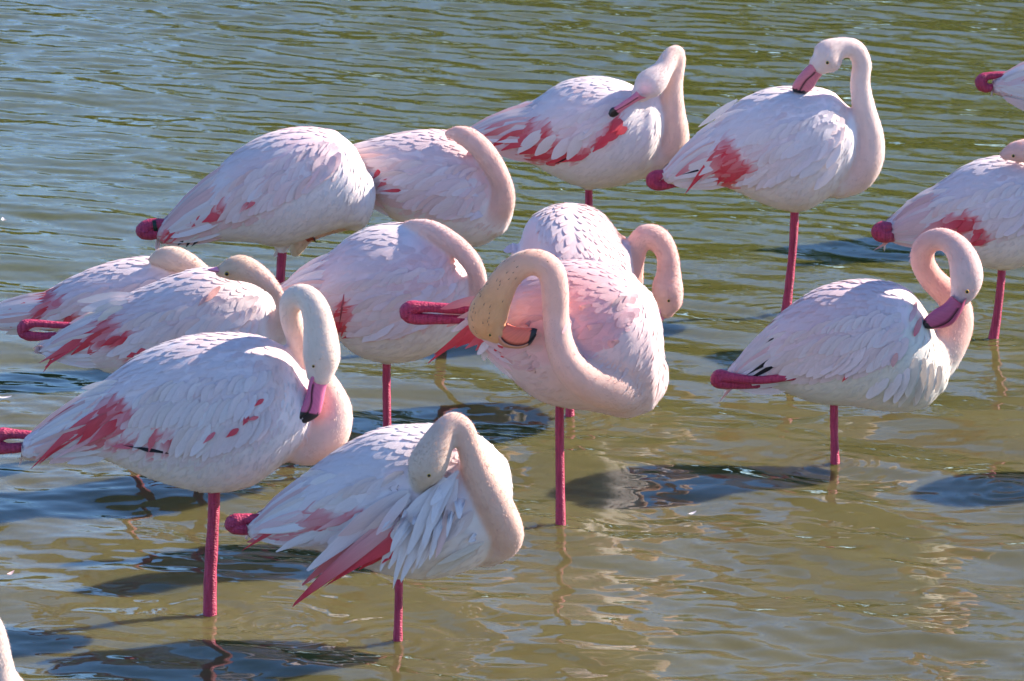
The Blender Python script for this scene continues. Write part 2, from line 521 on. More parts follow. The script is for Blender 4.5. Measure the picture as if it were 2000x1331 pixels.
    def flow(px, py, u, v):
        if fdir: d = np.array(fdir(px, py, u, v)); return nv(np.array([d[0], d[2] if len(d) > 2 else 0, d[1]]))
        return nv(taildir + np.array([0, 0, -1.0]) * (down[0] + down[1] * u * (.35 + v)))
    tops = sorted([a for a, b in st[:-1]]); bots = sorted([b for a, b in st[:-1]])
    def uv_of(px, py):
        u = (px - txs) / max(1, front - txs)
        t = np.interp(px, [p[0] for p in tops], [p[1] for p in tops]); b = np.interp(px, lx, ly)
        return u, (py - t) / max(8, b - t)
    def march(p, n, d, L, h0, h1, rigid=.0, curl=.10):
        cen, sd, nn = [], [], []
        q = Vector(p); nrm = Vector(n); d = Vector(d)
        step = L / (NL - 1)
        off_body = False; cut = False
        for i in range(NL):
            t = i / (NL - 1)
            dd = (d - nrm * d.dot(nrm))
            if dd.length < 1e-4: return None
            dd.normalize()
            cen.append(np.array(q) + np.array(nrm) * (h0 + (h1 - h0) * t ** 1.3)); 
            side = dd.cross(nrm); sd.append(np.array(side)); nn.append(np.array(nrm))
            if i == NL - 1: break
            q2 = q + dd * step
            if not off_body:
                loc, n2, _, dist = bvh.find_nearest(q2)
                if loc is None or n2.dot(nrm) < .55 or dist > step * 1.2: off_body = True
                else:
                    q2 = loc; nrm = (nrm * .55 + n2 * .45).normalized()
            if off_body: d = dd
            if off_body and not cut: cut = True; step *= .45
            q = q2
        return np.array(cen), np.array(sd), np.array(nn)
    # ---- coloured coverts lie where the red and black feathers show
    zs = [(f[0], f[1], f[2], (CR if 'R' in f[3] else CRP) * .85 + CRP * .15) for f in feathers if f[3][0] in 'RM' and f[2] >= 14 and (f[4] if len(f) > 4 else 6) < 20]
    def zone(x, y):
        best, bc_ = 0, None
        for (x0, y0), (x1, y1), w, c, kk in tints:
            dx, dy = x1 - x0, y1 - y0
            t = max(0, min(1, ((x - x0) * dx + (y - y0) * dy) / (dx * dx + dy * dy + 1e-6)))
            k_ = kk * min(1, max(0, 1.15 - math.hypot(x - x0 - dx * t, y - y0 - dy * t) / w))
            if k_ > best: best, bc_ = k_, np.array(c)
        for (x0, y0), (x1, y1), w, c in zs:
            dx, dy = x1 - x0, y1 - y0
            t = max(0, min(1, ((x - x0) * dx + (y - y0) * dy) / (dx * dx + dy * dy + 1e-6)))
            d_ = math.hypot(x - x0 - dx * t, y - y0 - dy * t) / w
            k_ = min(1, max(0, (.85 - d_) / .5))
            if k_ > best: best, bc_ = k_, c
        return best, bc_
    ca = body.data.color_attributes["Col"]; newc = cc.copy()
    for i in np.nonzero(wingm[:, 0] > .3)[0]:
        p = co[i]
        fld = .5 + .9 * noise.noise(Vector((p[0] * 9 + seed, p[1] * 9, p[2] * 9)))
        mixp = min(1, max(0, pink * (.65 + 1.5 * fld)))
        c = CW * (1 - mixp) + pinkc * mixp
        if no[i][1] < .3 and (zs or tints):
            hw, hc = zone(pfx[i][0], pfx[i][1])
            if hw > 0: c = c * (1 - hw) + hc * hw
        wk = wingm[i, 0] * (1 - isneck[i])
        newc[i, :3] = newc[i, :3] * (1 - wk) + c * wk
    ca.data.foreach_set("color", newc.ravel())
    # ---- seeds over the surface: shuffled vertices thinned to the wanted spacing
    pxy = np.array([project(Vector(c)) for c in co])
    order = list(range(nvx)); rnd.shuffle(order)
    grid = {}
    def free(p, r, key):
        c = (int(p[0] / .03), int(p[1] / .03), int(p[2] / .03))
        for i in (-1, 0, 1):
            for j in (-1, 0, 1):
                for k in (-1, 0, 1):
                    for q in grid.get((key, c[0] + i, c[1] + j, c[2] + k), ()):
                        if (q[0] - p[0]) ** 2 + (q[1] - p[1]) ** 2 + (q[2] - p[2]) ** 2 < r * r: return False
        grid.setdefault((key, *c), []).append(p)
        return True
    wingF, farB, smallB, contour = [], Batch(), Batch(), Batch()
    for i in order:
        if isneck[i] > .35 and tn[i] > .06: continue
        px, py = pxy[i]; p = co[i]; n = no[i]
        if np.dot(n, taildir) > .55 and px < txs + 60: continue
        u, v = uv_of(px, py)
        inwing = px < front - 4 and v < .97 and u > -.1
        near = n[1] < .25
        if inwing:
            uu = min(1, max(0, u))
            L = (flen[0] * (1 - uu) ** 1.25 + flen[1] * (1 - (1 - uu) ** 1.25)) * .001 * rnd.uniform(.85, 1.15)
            W = (30 * (1 - uu) + 19 * uu) * .001 * rnd.uniform(.85, 1.15)
            sp = (.0185 * (1 - uu) + .0125 * uu) / density ** .5
            if v > 1 - .45 * (1 - uu): L *= .8
            if not free(p, sp, 0): continue
            d = flow(px, py, uu, max(0, min(1, v)))
            d = d + np.array([rnd.gauss(0, .06), rnd.gauss(0, .06), rnd.gauss(0, .06)])
            m = march(p, n, d, L, -.0015, (.0020 + .0018 * (1 - uu)) * lift)
            if m is None: continue
            ex, ey = project(Vector(m[0][-1]))
            if uu < .35 and (ex < txs - 26 or ey < np.interp(ex, [q[0] for q in tops], [q[1] for q in tops]) - 9 or abs(m[1][2][1]) > .93): continue
            k = rnd.random()
            fld = .5 + .9 * noise.noise(Vector((p[0] * 9 + seed, p[1] * 9, p[2] * 9)))
            mixp = min(1, max(0, pink * (.65 + 1.5 * fld + rnd.uniform(-.08, .08))))
            c = CW * (1 - mixp) + pinkc * mixp
            if k < redfrac * (1 - uu): c = CRP * .6 + CW * .4
            elif k > .9 and fld > .62: c = c * .75 + CPK * .25
            tip = c * .96 + CW * .04
            v_, f_, c_, u_ = feather_arrays(*m, W, c * rnd.uniform(.93, 1.0), tip)
            if n[1] < .3 and (zs or tints):
                hz = rnd.uniform(.65, 1)
                jz = (rnd.gauss(0, 2.5), rnd.gauss(0, 2.5))
                for r_ in range(NL):
                    q_ = project(Vector(m[0][r_]))
                    hw, hc = zone(q_[0] + jz[0], q_[1] + jz[1])
                    hw *= hz
                    if hw > 0: c_[r_ * NWD:(r_ + 1) * NWD] = c_[r_ * NWD:(r_ + 1) * NWD] * (1 - hw) + hc * hw
            if not near: farB.add(v_, f_, c_, u_)
            elif W > .0185 and len(wingF) < 295: wingF.append((v_, f_, c_, u_))
            else: smallB.add(v_, f_, c_, u_)
        else:
            if not free(p, .0120, 1): continue
            d = flow(px, py, max(0, min(1, u)), 1.0) + np.array([rnd.gauss(0, .16), rnd.gauss(0, .16), rnd.gauss(0, .16)])
            m = march(p, n, d, .042 * rnd.uniform(.8, 1.3), -.002, .0026)
            if m is None: continue
            k = rnd.random() * .5
            c = colr[i] * (1 - k * .5) + (CW * .7 + CC * .3) * k * .5
            contour.add(*feather_arrays(*m, .0095 * rnd.uniform(.8, 1.2), c, None, pointy=rnd.random() < .7))
    # ---- down: very short barbs on neck and head, and soft wisps over belly and chest
    nape = np.array([-.75, -.2, .6])
    wd = Batch()
    cand = [i for i in range(nvx) if isneck[i] > .3]
    tdir = np.gradient(dn[:, :3], axis=0)
    nt_ = min(6500, len(cand) * 3)
    for _ in range(nt_):
        i = cand[rnd.randrange(len(cand))]
        n = no[i]; p = co[i] + np.array([rnd.gauss(0, .003) for _ in range(3)])
        p = p - n * np.dot(p - co[i], n)
        t = -nv(tdir[K[i]])
        t = t - n * np.dot(t, n)
        t = nv(t)
        s = nv(np.cross(t, n) + np.array([rnd.gauss(0, .3) for _ in range(3)]))
        L = .0065 * rnd.uniform(.6, 1.3)
        tip = p + (t * .85 + n * rnd.uniform(.08, .38)) * L + s * rnd.gauss(0, .0015)
        w = s * .0008
        c = colr[i] * rnd.uniform(.95, 1.05)
        if speckle and .55 < tn[i] < .95 and rnd.random() < .04 + .22 * max(0, noise.noise(Vector(co[i]) * 40)) and np.dot(n, nape) > -.1:
            c = np.array([.13, .09, .08]); w = w * 1.2; L *= 1.1
            tip = p + (t * .95 + n * .2) * L
            wd.add(np.array([p - w + n * .0006, p + w + n * .0006, tip]), [[0, 1, 2]], np.array([c, c, c]), np.array([(0, .4), (0, .6), (.5, .5)])); continue
        wd.add(np.array([p - w - n * .001, p + w - n * .001, tip]), [[0, 1, 2]], np.array([c, c, c * .85 + CW * .15]), np.array([(0, .4), (0, .6), (.5, .5)]))
    # ordered rows of wing coverts, their tips in line
    for vv, ln, wd_, lf_ in ((1.0, 78, 24, 5.5), (.74, 62, 22, 4.0), (.50, 50, 20, 3.0)):
        x = txs + .16 * (front - txs)
        while x < front - .10 * (front - txs):
            uu = (x - txs) / (front - txs)
            t_ = float(np.interp(x, [p[0] for p in tops], [p[1] for p in tops])); b_ = float(np.interp(x, lx, ly))
            yy = t_ + (b_ - t_) * vv + rnd.uniform(-4, 6) + 5
            d_ = flow(x, yy, uu, vv); dx, dy = d_[0], -d_[2]; q_ = math.hypot(dx, dy) + 1e-6
            L_ = ln * (1.25 - .55 * uu) * rnd.uniform(.85, 1.15) * (.0013 / S) ** .5
            hw, hc = zone(x - dx / q_ * L_ * .5, yy - dy / q_ * L_ * .5)
            hw2, _c = zone(x, yy)
            mm = min(1, pink * rnd.uniform(.4, 1.5)); cw = CW * (1 - mm) + pinkc * mm
            isred = hw > 0 and hc[1] < .3
            if hw > 0 and not isred: cw = cw * (1 - hw) + hc * hw
            if not (isred and hw > .2) and hw2 < .6 and q_ > .3:
                feathers = list(feathers) + [((x - dx / q_ * L_, yy - dy / q_ * L_), (x, yy), wd_ * rnd.uniform(.8, 1.15), cw, lf_ - 3 + rnd.uniform(0, 1.5), rnd.uniform(-.04, .04))]
            x += 13 * rnd.uniform(.8, 1.25)
    (ta, tb) = st[0]; (sa, sb) = st[2]
    for q in range(0 if fdir else 13):
        f = (q + .5) / 13 + rnd.uniform(-.03, .03)
        r0 = (sa[0] * (1 - f) + sb[0] * f, sa[1] * (1 - f) + sb[1] * f)
        e0 = (ta[0] * (1 - f) + tb[0] * f, ta[1] * (1 - f) + tb[1] * f)
        k = rnd.uniform(-.05, .12)
        e0 = (e0[0] + (e0[0] - r0[0]) * k, e0[1] + (e0[1] - r0[1]) * k + 6 * f)
        feathers = list(feathers) + [((r0[0], r0[1]), e0, 20, rnd.choice(["W", "WP", "W", "P"]), rnd.uniform(0, 3))]
    near_w = smallB.build("wing", M_FEATHER, root)
    if near_w: near_w["kind"] = "stuff"
    if near_w is None: near_w = body
    for v_, f_, c_, u_ in wingF:
        build("feather", v_, f_, M_FEATHER, near_w, c_, u_)
    fw_ = farB.build("wing", M_FEATHER, root)
    if fw_: fw_["kind"] = "stuff"
    for nm, bt in (("contour_feathers", contour), ("down", wd)):
        o = bt.build(nm, M_FEATHER, root)
        if o: o["kind"] = "stuff"
    # ---- feathers set one by one: primaries, reds that peek out, tufts
    camp = Vector((0, 0, CAMH))
    extra = []
    for ft in feathers:                      # the drooped wing's broad feathers: doubled up, narrower, uneven
        if len(ft) > 4 and ft[4] >= 40 and ft[3] == "W":
            for k_ in range(2):
                j_ = lambda s_: rnd.gauss(0, s_)
                extra.append(((ft[0][0] + j_(7), ft[0][1] + j_(6)), (ft[1][0] + j_(8), ft[1][1] + j_(9)), ft[2] * rnd.uniform(.5, .75), "W" if rnd.random() < .8 else "WP", ft[4] - 2 - 4 * k_, rnd.gauss(.03, .03)))
        else: extra.append(ft)
    feathers = extra
    for ft in feathers:
        (x0, y0), (x1, y1), w, ck = ft[:4]
        lift = (ft[4] if len(ft) > 4 else 6) + 3
        bend = ft[5] if len(ft) > 5 else 0
        col, tip = (PAL[ck[0]], PAL[ck[-1]]) if isinstance(ck, str) else (ck, ck)
        if not isinstance(ck, str): ck = "W"
        if ck == "R": col, tip = CR * .9 + CW * .1, CR * .95 + CRP * .05
        pts = []
        lastY = None
        for i in range(NL):
            t = i / (NL - 1)
            nx, ny = -(y1 - y0), (x1 - x0)
            px = x0 + (x1 - x0) * t + nx * bend * 4 * t * (1 - t); py = y0 + (y1 - y0) * t + ny * bend * 4 * t * (1 - t)
            hit = bvh_body.ray_cast(camp, ray(px, py).normalized())[0]
            pts.append([px, py, hit.y if hit is not None and abs(hit.y - Y0) < .4 else None])
        known = [q[2] for q in pts if q[2] is not None]
        Yd = known[-1] if known else Y0
        ys = []
        for q in pts:
            if q[2] is not None: lastY = q[2]
            ys.append(q[2] if q[2] is not None else (lastY if lastY is not None else (known[0] if known else Y0 - .04)))
        ys = np.array(ys); ys = np.convolve(np.concatenate([[ys[0]] * 2, ys, [ys[-1]] * 2]), np.ones(5) / 5, mode='valid')
        cen = np.array([np.array(P(q[0], q[1], yy - .001 * lift * (.35 + .65 * i / (NL - 1)))) for i, (q, yy) in enumerate(zip(pts, ys))])
        T = np.gradient(cen, axis=0)
        nn = np.array([nv(np.array([0, -1, .05]) - nv(t) * np.dot(nv(t), np.array([0, -1, .05]))) for t in T])
        tw = rnd.gauss(0, .18)
        nn = np.array([nv(n + nv(np.cross(n, t)) * tw) for n, t in zip(nn, T)])
        sd = np.array([nv(np.cross(t, n)) for t, n in zip(T, nn)])
        v_, f_, c_, u_ = feather_arrays(cen, sd, nn, w * S, col * rnd.uniform(.9, 1.05), tip, pointy=ck[0] in 'RKM' or w < 12)
        build("flight_feather" if ck[0] in 'RKM' else "feather", v_, f_, M_FEATHER, root if ck[0] in 'RKM' else near_w, c_, u_)
    # ---- standing leg
    L = catmull([[*np.array(P(x, y, Y0)), r * S] for x, y, r in [(lx0, ly0 - 25, lr0)] + list(lkeep)], 26)
    under = [np.append(L[-1, :3] + (L[-1, :3] - L[-2, :3]) / np.linalg.norm(L[-1, :3] - L[-2, :3]) * k, L[-1, 3] * m) for k, m in ((.02, 1.1), (.10, .9))]
    L = np.vstack([L, under])
    wob = 1 + .05 * np.array([rnd.uniform(-1, 1) for _ in range(len(L))])
    v_, f_ = tube(L[:, :3], L[:, 3] * wob, 12)
    build("leg", v_, f_, M_LEG, root)
    # ---- the other leg folded, its ankle joint sticking out past the tail
    if knob:
        kp = np.array([[*np.array(P(x, y, Y0 + dyw(d))), r * S] for x, y, r, d in knob])
        kd = catmull(kp, 40)
        v_, f_ = tube(kd[:, :3], kd[:, 3] * (1 + .04 * np.array([rnd.uniform(-1, 1) for _ in range(40)])), 12)
        build("folded_leg", v_, f_, M_LEG, root)
    if bill:
        bb = dict(bill); bb["dy"] = dyw(bb["dy"]); bb["halfw"] = dyw(bb["halfw"])
        make_bill(root=root, Y0=Y0, **bb)
    if eye:
        make_eye(eye[0], eye[1], Y0 + dyw(eye[3]), eye[2], root)
    return root, bvh, S

# ------------------------------------------------------------------ setting: water, bank, wood
FEET = dict(A=(410, 1200), D=(777, 1247), C=(1095, 1030), C2=(1113, 812), E=(1631, 906), F=(1535, 611), G=(1150, 575), H=(862, 680),
            I=(756, 920), B=(541, 700), J=(262, 880), K=(385, 945), L=(1940, 662), M=(2115, 450), N=(-60, 1800))
def water():
    def axis(lo, hi, step, far):
        a = np.arange(lo, hi + 1e-6, step)
        ext = np.array([.05, .2, .6, 2, 6, 20, 60, far])
        return np.concatenate([lo - ext[::-1], a, hi + ext])
    ys = axis(8.4, 19.8, .0100, 250)
    side = np.arange(2.3, 4.3, .03)                      # coarser to either side of the flock
    xs = np.arange(-2.3, 2.3, .0125); ext = 4.3 + np.array([.05, .2, .6, 2, 6, 20, 60, 400])
    xs = np.concatenate([-ext[::-1], -side[::-1], xs[1:], side, ext])
    X, Y = np.meshgrid(xs, ys, indexing='ij')
    r = np.random.default_rng(5)
    Z = np.zeros_like(X)
    far = np.clip((Y - 11.2) / 3.2, 0, 1); far = far * far * (3 - 2 * far)
    # patchy wind: the chop comes and goes
    patch = .5 + .5 * np.sin(X * .9 + 1.3 * np.sin(Y * .5) + 1.0) * np.sin(Y * .8 + .7 * X + .4)
    def waves(n, l0, l1, slope, ang, spread, warp=.0):
        H = np.zeros_like(X)
        for _ in range(n):
            lam = math.exp(r.uniform(math.log(l0), math.log(l1)))
            a = math.radians(ang + r.normal() * spread)
            k = 2 * math.pi / lam
            kx, ky = k * math.sin(a), k * math.cos(a)
            ph = r.uniform(0, 6.28)
            H += (slope / k) * np.sin(kx * X + ky * Y + ph + warp * np.sin(1.7 * X + 2.1 * Y + ph * 3))
        return H * math.sqrt(2.0 / n)
    chop = waves(60, .055, .19, .062, 27, 17, .9)
    fine = waves(30, .038, .075, .022, 24, 34, .5)
    swell = waves(22, .28, .80, .060, 16, 30, 1.2)
    mid = waves(50, .045, .20, .078, 20, 30, 1.4)
    Z += chop * (far * (.75 + .5 * patch)) + fine * (far * .9 + .10 + .55 * (1 - far) * patch ** 2) + swell * (.55 + .45 * (1 - far)) + mid * (1 - far) * (.5 + .8 * patch)
    # rings around legs and where drops have fallen
    rings = [(ground(*FEET[k]), .0014, .052, .16) for k in ("A", "D", "C", "E", "I", "L", "F", "C2")]
    rings += [(ground(535, 1215), .0016, .042, .16), (ground(1965, 960), .0016, .044, .15), (ground(345, 1240), .0005, .04, .10),
              (ground(80, 1235), .0005, .04, .1), (ground(1650, 1020), .0006, .035, .12), (ground(1440, 1142), .0004, .035, .08),
              (ground(820, 1180), .0006, .034, .12), (ground(960, 1190), .0005, .034, .12), (ground(1380, 1060), .0006, .034, .14)]
    for c, amp, lam, fall in rings:
        R = np.hypot(X - c.x, Y - c.y)
        Z += amp * np.exp(-(R / fall) ** 2) * np.cos(2 * math.pi * R / lam) * np.clip(R / .012, 0, 1)
    for k in FEET:                                   # the water creeps up the legs a little
        c = ground(*FEET[k]); Z += .0035 * np.exp(-(np.hypot(X - c.x, Y - c.y) / .022) ** 2)
    edge = np.clip((4.25 - np.abs(X)) / .5, 0, 1) * np.clip((Y - 8.4) / .3, 0, 1) * np.clip((19.8 - Y) / .8, 0, 1)
    Z *= edge
    nx, ny = len(xs), len(ys)
    co = np.stack([X, Y, Z], -1).reshape(-1, 3).astype(np.float32)
    idx = np.arange(nx * ny).reshape(nx, ny)
    q = np.stack([idx[:-1, :-1], idx[1:, :-1], idx[1:, 1:], idx[:-1, 1:]], -1).reshape(-1, 4).astype(np.int32)
    me = bpy.data.meshes.new("water")
    me.vertices.add(len(co)); me.vertices.foreach_set("co", co.ravel())
    me.loops.add(q.size); me.loops.foreach_set("vertex_index", q.ravel())
    me.polygons.add(len(q)); me.polygons.foreach_set("loop_start", np.arange(0, q.size, 4, dtype=np.int32))
    me.update(calc_edges=True)
    o = link_mesh("water", me, M_WATER)
    o["kind"] = "structure"
water()

BANK_Y = 70.0
def bank():
    V, F = [], []
    xs = np.linspace(-120, 120, 61)
    for i, x in enumerate(xs):
        e = 1.5 * math.sin(x * .11) + .8 * math.sin(x * .31)
        for y, z in ((BANK_Y - 3 + e, -.3), (BANK_Y - 1 + e, .25), (BANK_Y + 6 + e, .9), (BANK_Y + 160, 2.5)):
            V.append((x, y, z))
    for i in range(60):
        for j in range(3):
            a = i * 4 + j
            F.append([a, a + 4, a + 5, a + 1])
    o = build("far_bank", V, F, M_BANK, None); o["kind"] = "structure"
def wood():
    """trees and scrub on the far shore; only their reflection reaches the picture, lower towards one side"""
    r = np.random.default_rng(3)
    V, F = [], []; n = 0
    for k in range(190):
        x = r.uniform(-42, 46); y = BANK_Y + r.uniform(2, 16)
        side = 1 / (1 + math.exp(-(x + 1.5) / 1.6))
        top = (6.2 + 13.5 * side) * r.uniform(.7, 1.15)
        if x < -7: top += 2.0 * min(1, (-7 - x) / 3)
        wdt = top * .30 + 1.4
        # trunk
        for (a, b) in ((0, top * .45),):
            rr = .05 + top * .02
            base = n
            for z, q in ((.3 + a, 1), (.3 + b, .5)):
                for j in range(5):
                    V.append((x + rr * q * math.cos(j * 1.257), y + rr * q * math.sin(j * 1.257), z))
            for j in range(5): F.append([base + j, base + (j + 1) % 5, base + 5 + (j + 1) % 5, base + 5 + j])
            n += 10
        cl = [(r.normal() * wdt * .35, r.normal() * wdt * .35, top * r.uniform(.25, .92)) for _ in range(11)]
        for c in cl:
            rad = wdt * r.uniform(.25, .45)
            for _ in range(34):
                d = r.normal(size=3); d /= np.linalg.norm(d); d *= rad * r.uniform(.5, 1.0)
                p = np.array([x + c[0], y + c[1], .4 + c[2]]) + d
                p[2] = max(p[2], .5)
                a = r.normal(size=3); a /= np.linalg.norm(a); b = np.cross(a, r.normal(size=3)); b /= np.linalg.norm(b)
                s = r.uniform(.18, .42)
                V += [tuple(p - a * s), tuple(p + b * s * .5), tuple(p + a * s), tuple(p - b * s * .5)]
                F.append([n, n + 1, n + 2, n + 3]); n += 4
    o = build("far_wood", V, F, M_LEAF, None, smooth=False)
    o["kind"] = "stuff"; o["label"] = "low green trees and scrub along the far shore, seen only mirrored in the ripples"; o["category"] = "wood"
bank(); wood()

# ------------------------------------------------------------------ the birds, near to far
BIRDS = {}
def bird(key, label, **kw):
    BIRDS[key] = make_bird(label, FEET[key], seed=len(BIRDS) + 1, **kw)

bird("A", "large front flamingo with bill hanging down beside its S-curved neck",
     st=[((58, 848), (70, 888)), ((125, 803), (140, 893)), ((195, 752), (205, 896)), ((265, 698), (275, 925)), ((350, 662), (345, 948)), ((430, 652), (415, 960)),
         ((500, 657), (490, 948)), ((555, 680), (548, 908)), ((590, 722), (585, 878)), (612, 800)],
     low=[(50, 900), (120, 880), (200, 865), (300, 885), (400, 893), (470, 870), (530, 838), (560, 800)], front=562, depth=.78,
     neck=[(560, 850, 42, 10), (600, 865, 46, 5), (640, 848, 42, -10), (655, 805, 34, -5), (640, 765, 30, 10), (612, 720, 26, 25), (584, 665, 23, 20), (568, 620, 22, 5),
           (570, 588, 23, -10), (592, 578, 24, -25), (613, 598, 27, -38), (623, 635, 31, -45), (627, 675, 36, -50), (628, 703, 36, -52), (625, 728, 28, -54)],
     knob=[(110, 852, 9, 15), (60, 850, 9, 12), (28, 848, 10, 10), (5, 848, 13, 8), (-10, 858, 15, 6), (-6, 872, 15, 4), (20, 876, 11, 2), (60, 872, 10, 5), (110, 868, 9, 12)],
     leg=[(418, 958, 11.5), (417, 1010, 11.5), (411, 1120, 12.5)],
     bill=dict(rows=[((608, 715), (614, 738), (641, 742)), ((602, 752), (608, 765), (636, 762)), ((594, 782), (607, 788), (631, 788)), ((583, 803), (600, 806), (624, 810)),
                     ((571, 820), (586, 820), (604, 824)), ((563, 832), (568, 832), (576, 834))], dy=-56, halfw=20, blackfrom=.60, base=(.68, .15, .29)),
     tints=(((535, 710), (552, 770), 40, (.82, .56, .48), .7), ((480, 680), (530, 700), 25, (.82, .60, .54), .5)), eye=(612, 716, 3, -83), down=(.2, 1.5), neckcol=(.80, .62, .54), headcol=(.82, .68, .58), headstart=.5, pink=.30, flen=(140, 50),
     feathers=[((215, 790), (52, 925), 20, "MR", 4, .03), ((235, 800), (70, 912), 18, "R", 5, .04), ((200, 775), (62, 905), 16, "P", 3), ((250, 815), (100, 900), 20, "MP", 4),
               ((205, 815), (148, 872), 26, "R", 7), ((235, 820), (170, 868), 24, "RM", 6), ((265, 870), (215, 872), 16, "M", 5), ((330, 886), (235, 869), 7, "K", 8), ((300, 883), (262, 874), 7, "K", 8),
               ((160, 785), (84, 830), 9, "M", 2), ((485, 812), (474, 832), 12, "R", 7), ((466, 838), (440, 856), 13, "R", 8), ((515, 780), (495, 795), 10, "R", 7), ((505, 815), (480, 822), 9, "M", 9),
               ((420, 845), (395, 868), 10, "M", 9), ((300, 850), (290, 885), 16, "M", 5), ((330, 860), (318, 892), 14, "MP", 5),
               ((240, 745), (158, 760), 16, "W", 4), ((235, 755), (150, 775), 14, "W", 4), ((230, 770), (140, 790), 14, "W", 4), ((160, 880), (95, 905), 20, "P", 2), ((210, 890), (130, 905), 20, "W", 2)])

bird("D", "hunched flamingo low in front with one wing drooping, face buried in its own breast feathers",
     st=[((508, 1003), (503, 1050)), ((560, 965), (556, 1068)), ((615, 912), (618, 1072)), ((670, 873), (675, 1090)), ((740, 840), (740, 1116)), ((810, 831), (810, 1128)),
         ((880, 834), (870, 1124)), ((940, 855), (930, 1105)), ((982, 893), (972, 1075)), (1000, 985)],
     low=[(500, 1045), (600, 1055), (700, 1060), (780, 1060), (840, 1070), (900, 1030), (940, 980)], front=935, depth=.80,
     neck=[(950, 1085, 26, 0), (985, 1062, 30, -45), (992, 1038, 31, -70), (975, 1000, 34, -85), (955, 960, 33, -95), (930, 910, 29, -105), (914, 865, 24, -110), (904, 838, 22, -110), (886, 826, 22, -112),
           (869, 842, 26, -118), (852, 872, 33, -125), (838, 902, 38, -128), (829, 924, 34, -126), (822, 944, 18, -118)],
     knob=[(560, 1008, 8, 0), (520, 1012, 9, -5), (485, 1013, 10, -8), (460, 1018, 15, -10), (455, 1026, 16, -10), (470, 1033, 13, -10), (510, 1035, 10, -6), (560, 1035, 8, 0)],
     leg=[(779, 1128, 8), (779, 1150, 8), (778, 1200, 8)], eye=(838, 929, 4, -160), headcol=(.66, .56, .46), neckcol=(.80, .58, .47), pink=.20, headstart=.78,
     bill=dict(rows=[((812, 938), (824, 946), (836, 948)), ((812, 958), (820, 962), (830, 960)), ((812, 972), (818, 975), (824, 974))], dy=-105, halfw=12, blackfrom=2),
     feathers=[((590, 1000), (466, 1080), 14, "MR", 3), ((600, 1010), (480, 1062), 18, "WM", 3), ((640, 1010), (520, 1058), 18, "MW", 4), ((660, 1020), (560, 1070), 18, "W", 4), ((620, 1035), (540, 1078), 16, "W", 3),
               ((640, 925), (588, 930), 18, "W", 5), ((660, 930), (605, 945), 20, "W", 6), ((700, 1000), (610, 1040), 16, "MP", 5),
               # the drooped wing
               ((790, 990), (571, 1184), 24, "PR", 30), ((800, 1000), (590, 1165), 26, "PR", 32), ((780, 985), (594, 1140), 26, "PM", 26), ((800, 1010), (620, 1145), 26, "MR", 34), ((790, 1000), (640, 1130), 26, "PR", 30),
               ((800, 1020), (662, 1126), 28, "MR", 36), ((810, 1030), (690, 1122), 28, "R", 36), ((805, 1010), (575, 1182), 22, "R", 39), ((812, 1020), (630, 1150), 26, "R", 39), ((815, 1030), (664, 1128), 26, "R", 41), ((815, 1035), (715, 1110), 28, "R", 34), ((820, 1040), (742, 1103), 28, "MR", 34), ((775, 975), (600, 1115), 28, "PW", 22),
               ((800, 960), (660, 1050), 34, "WP", 20), ((790, 960), (640, 1070), 34, "W", 22), ((800, 975), (680, 1085), 34, "WP", 24),
               ((880, 940), (775, 1133), 34, "W", 46), ((890, 945), (800, 1122), 34, "W", 48), ((900, 950), (822, 1108), 34, "W", 48), ((905, 950), (845, 1090), 32, "W", 46), ((860, 940), (762, 1112), 34, "W", 42),
               ((910, 945), (862, 1070), 30, "W", 44), ((915, 935), (876, 1045), 28, "W", 42), ((850, 950), (765, 1080), 30, "W", 50), ((870, 930), (790, 1090), 34, "W", 54), ((885, 925), (820, 1075), 34, "W", 54),
               ((845, 930), (745, 1040), 26, "PW", 46), ((800, 965), (735, 1045), 20, "WP", 52), ((830, 945), (760, 1050), 18, "W", 56), ((865, 915), (800, 1020), 34, "W", 50), ((895, 915), (850, 1020), 32, "W", 50),
               ((900, 1080), (830, 1128), 20, "C", 14), ((930, 1070), (860, 1120), 18, "C", 12), ((945, 1060), (850, 1105), 14, "C", 16), ((950, 1030), (915, 1060), 16, "W", 12)])

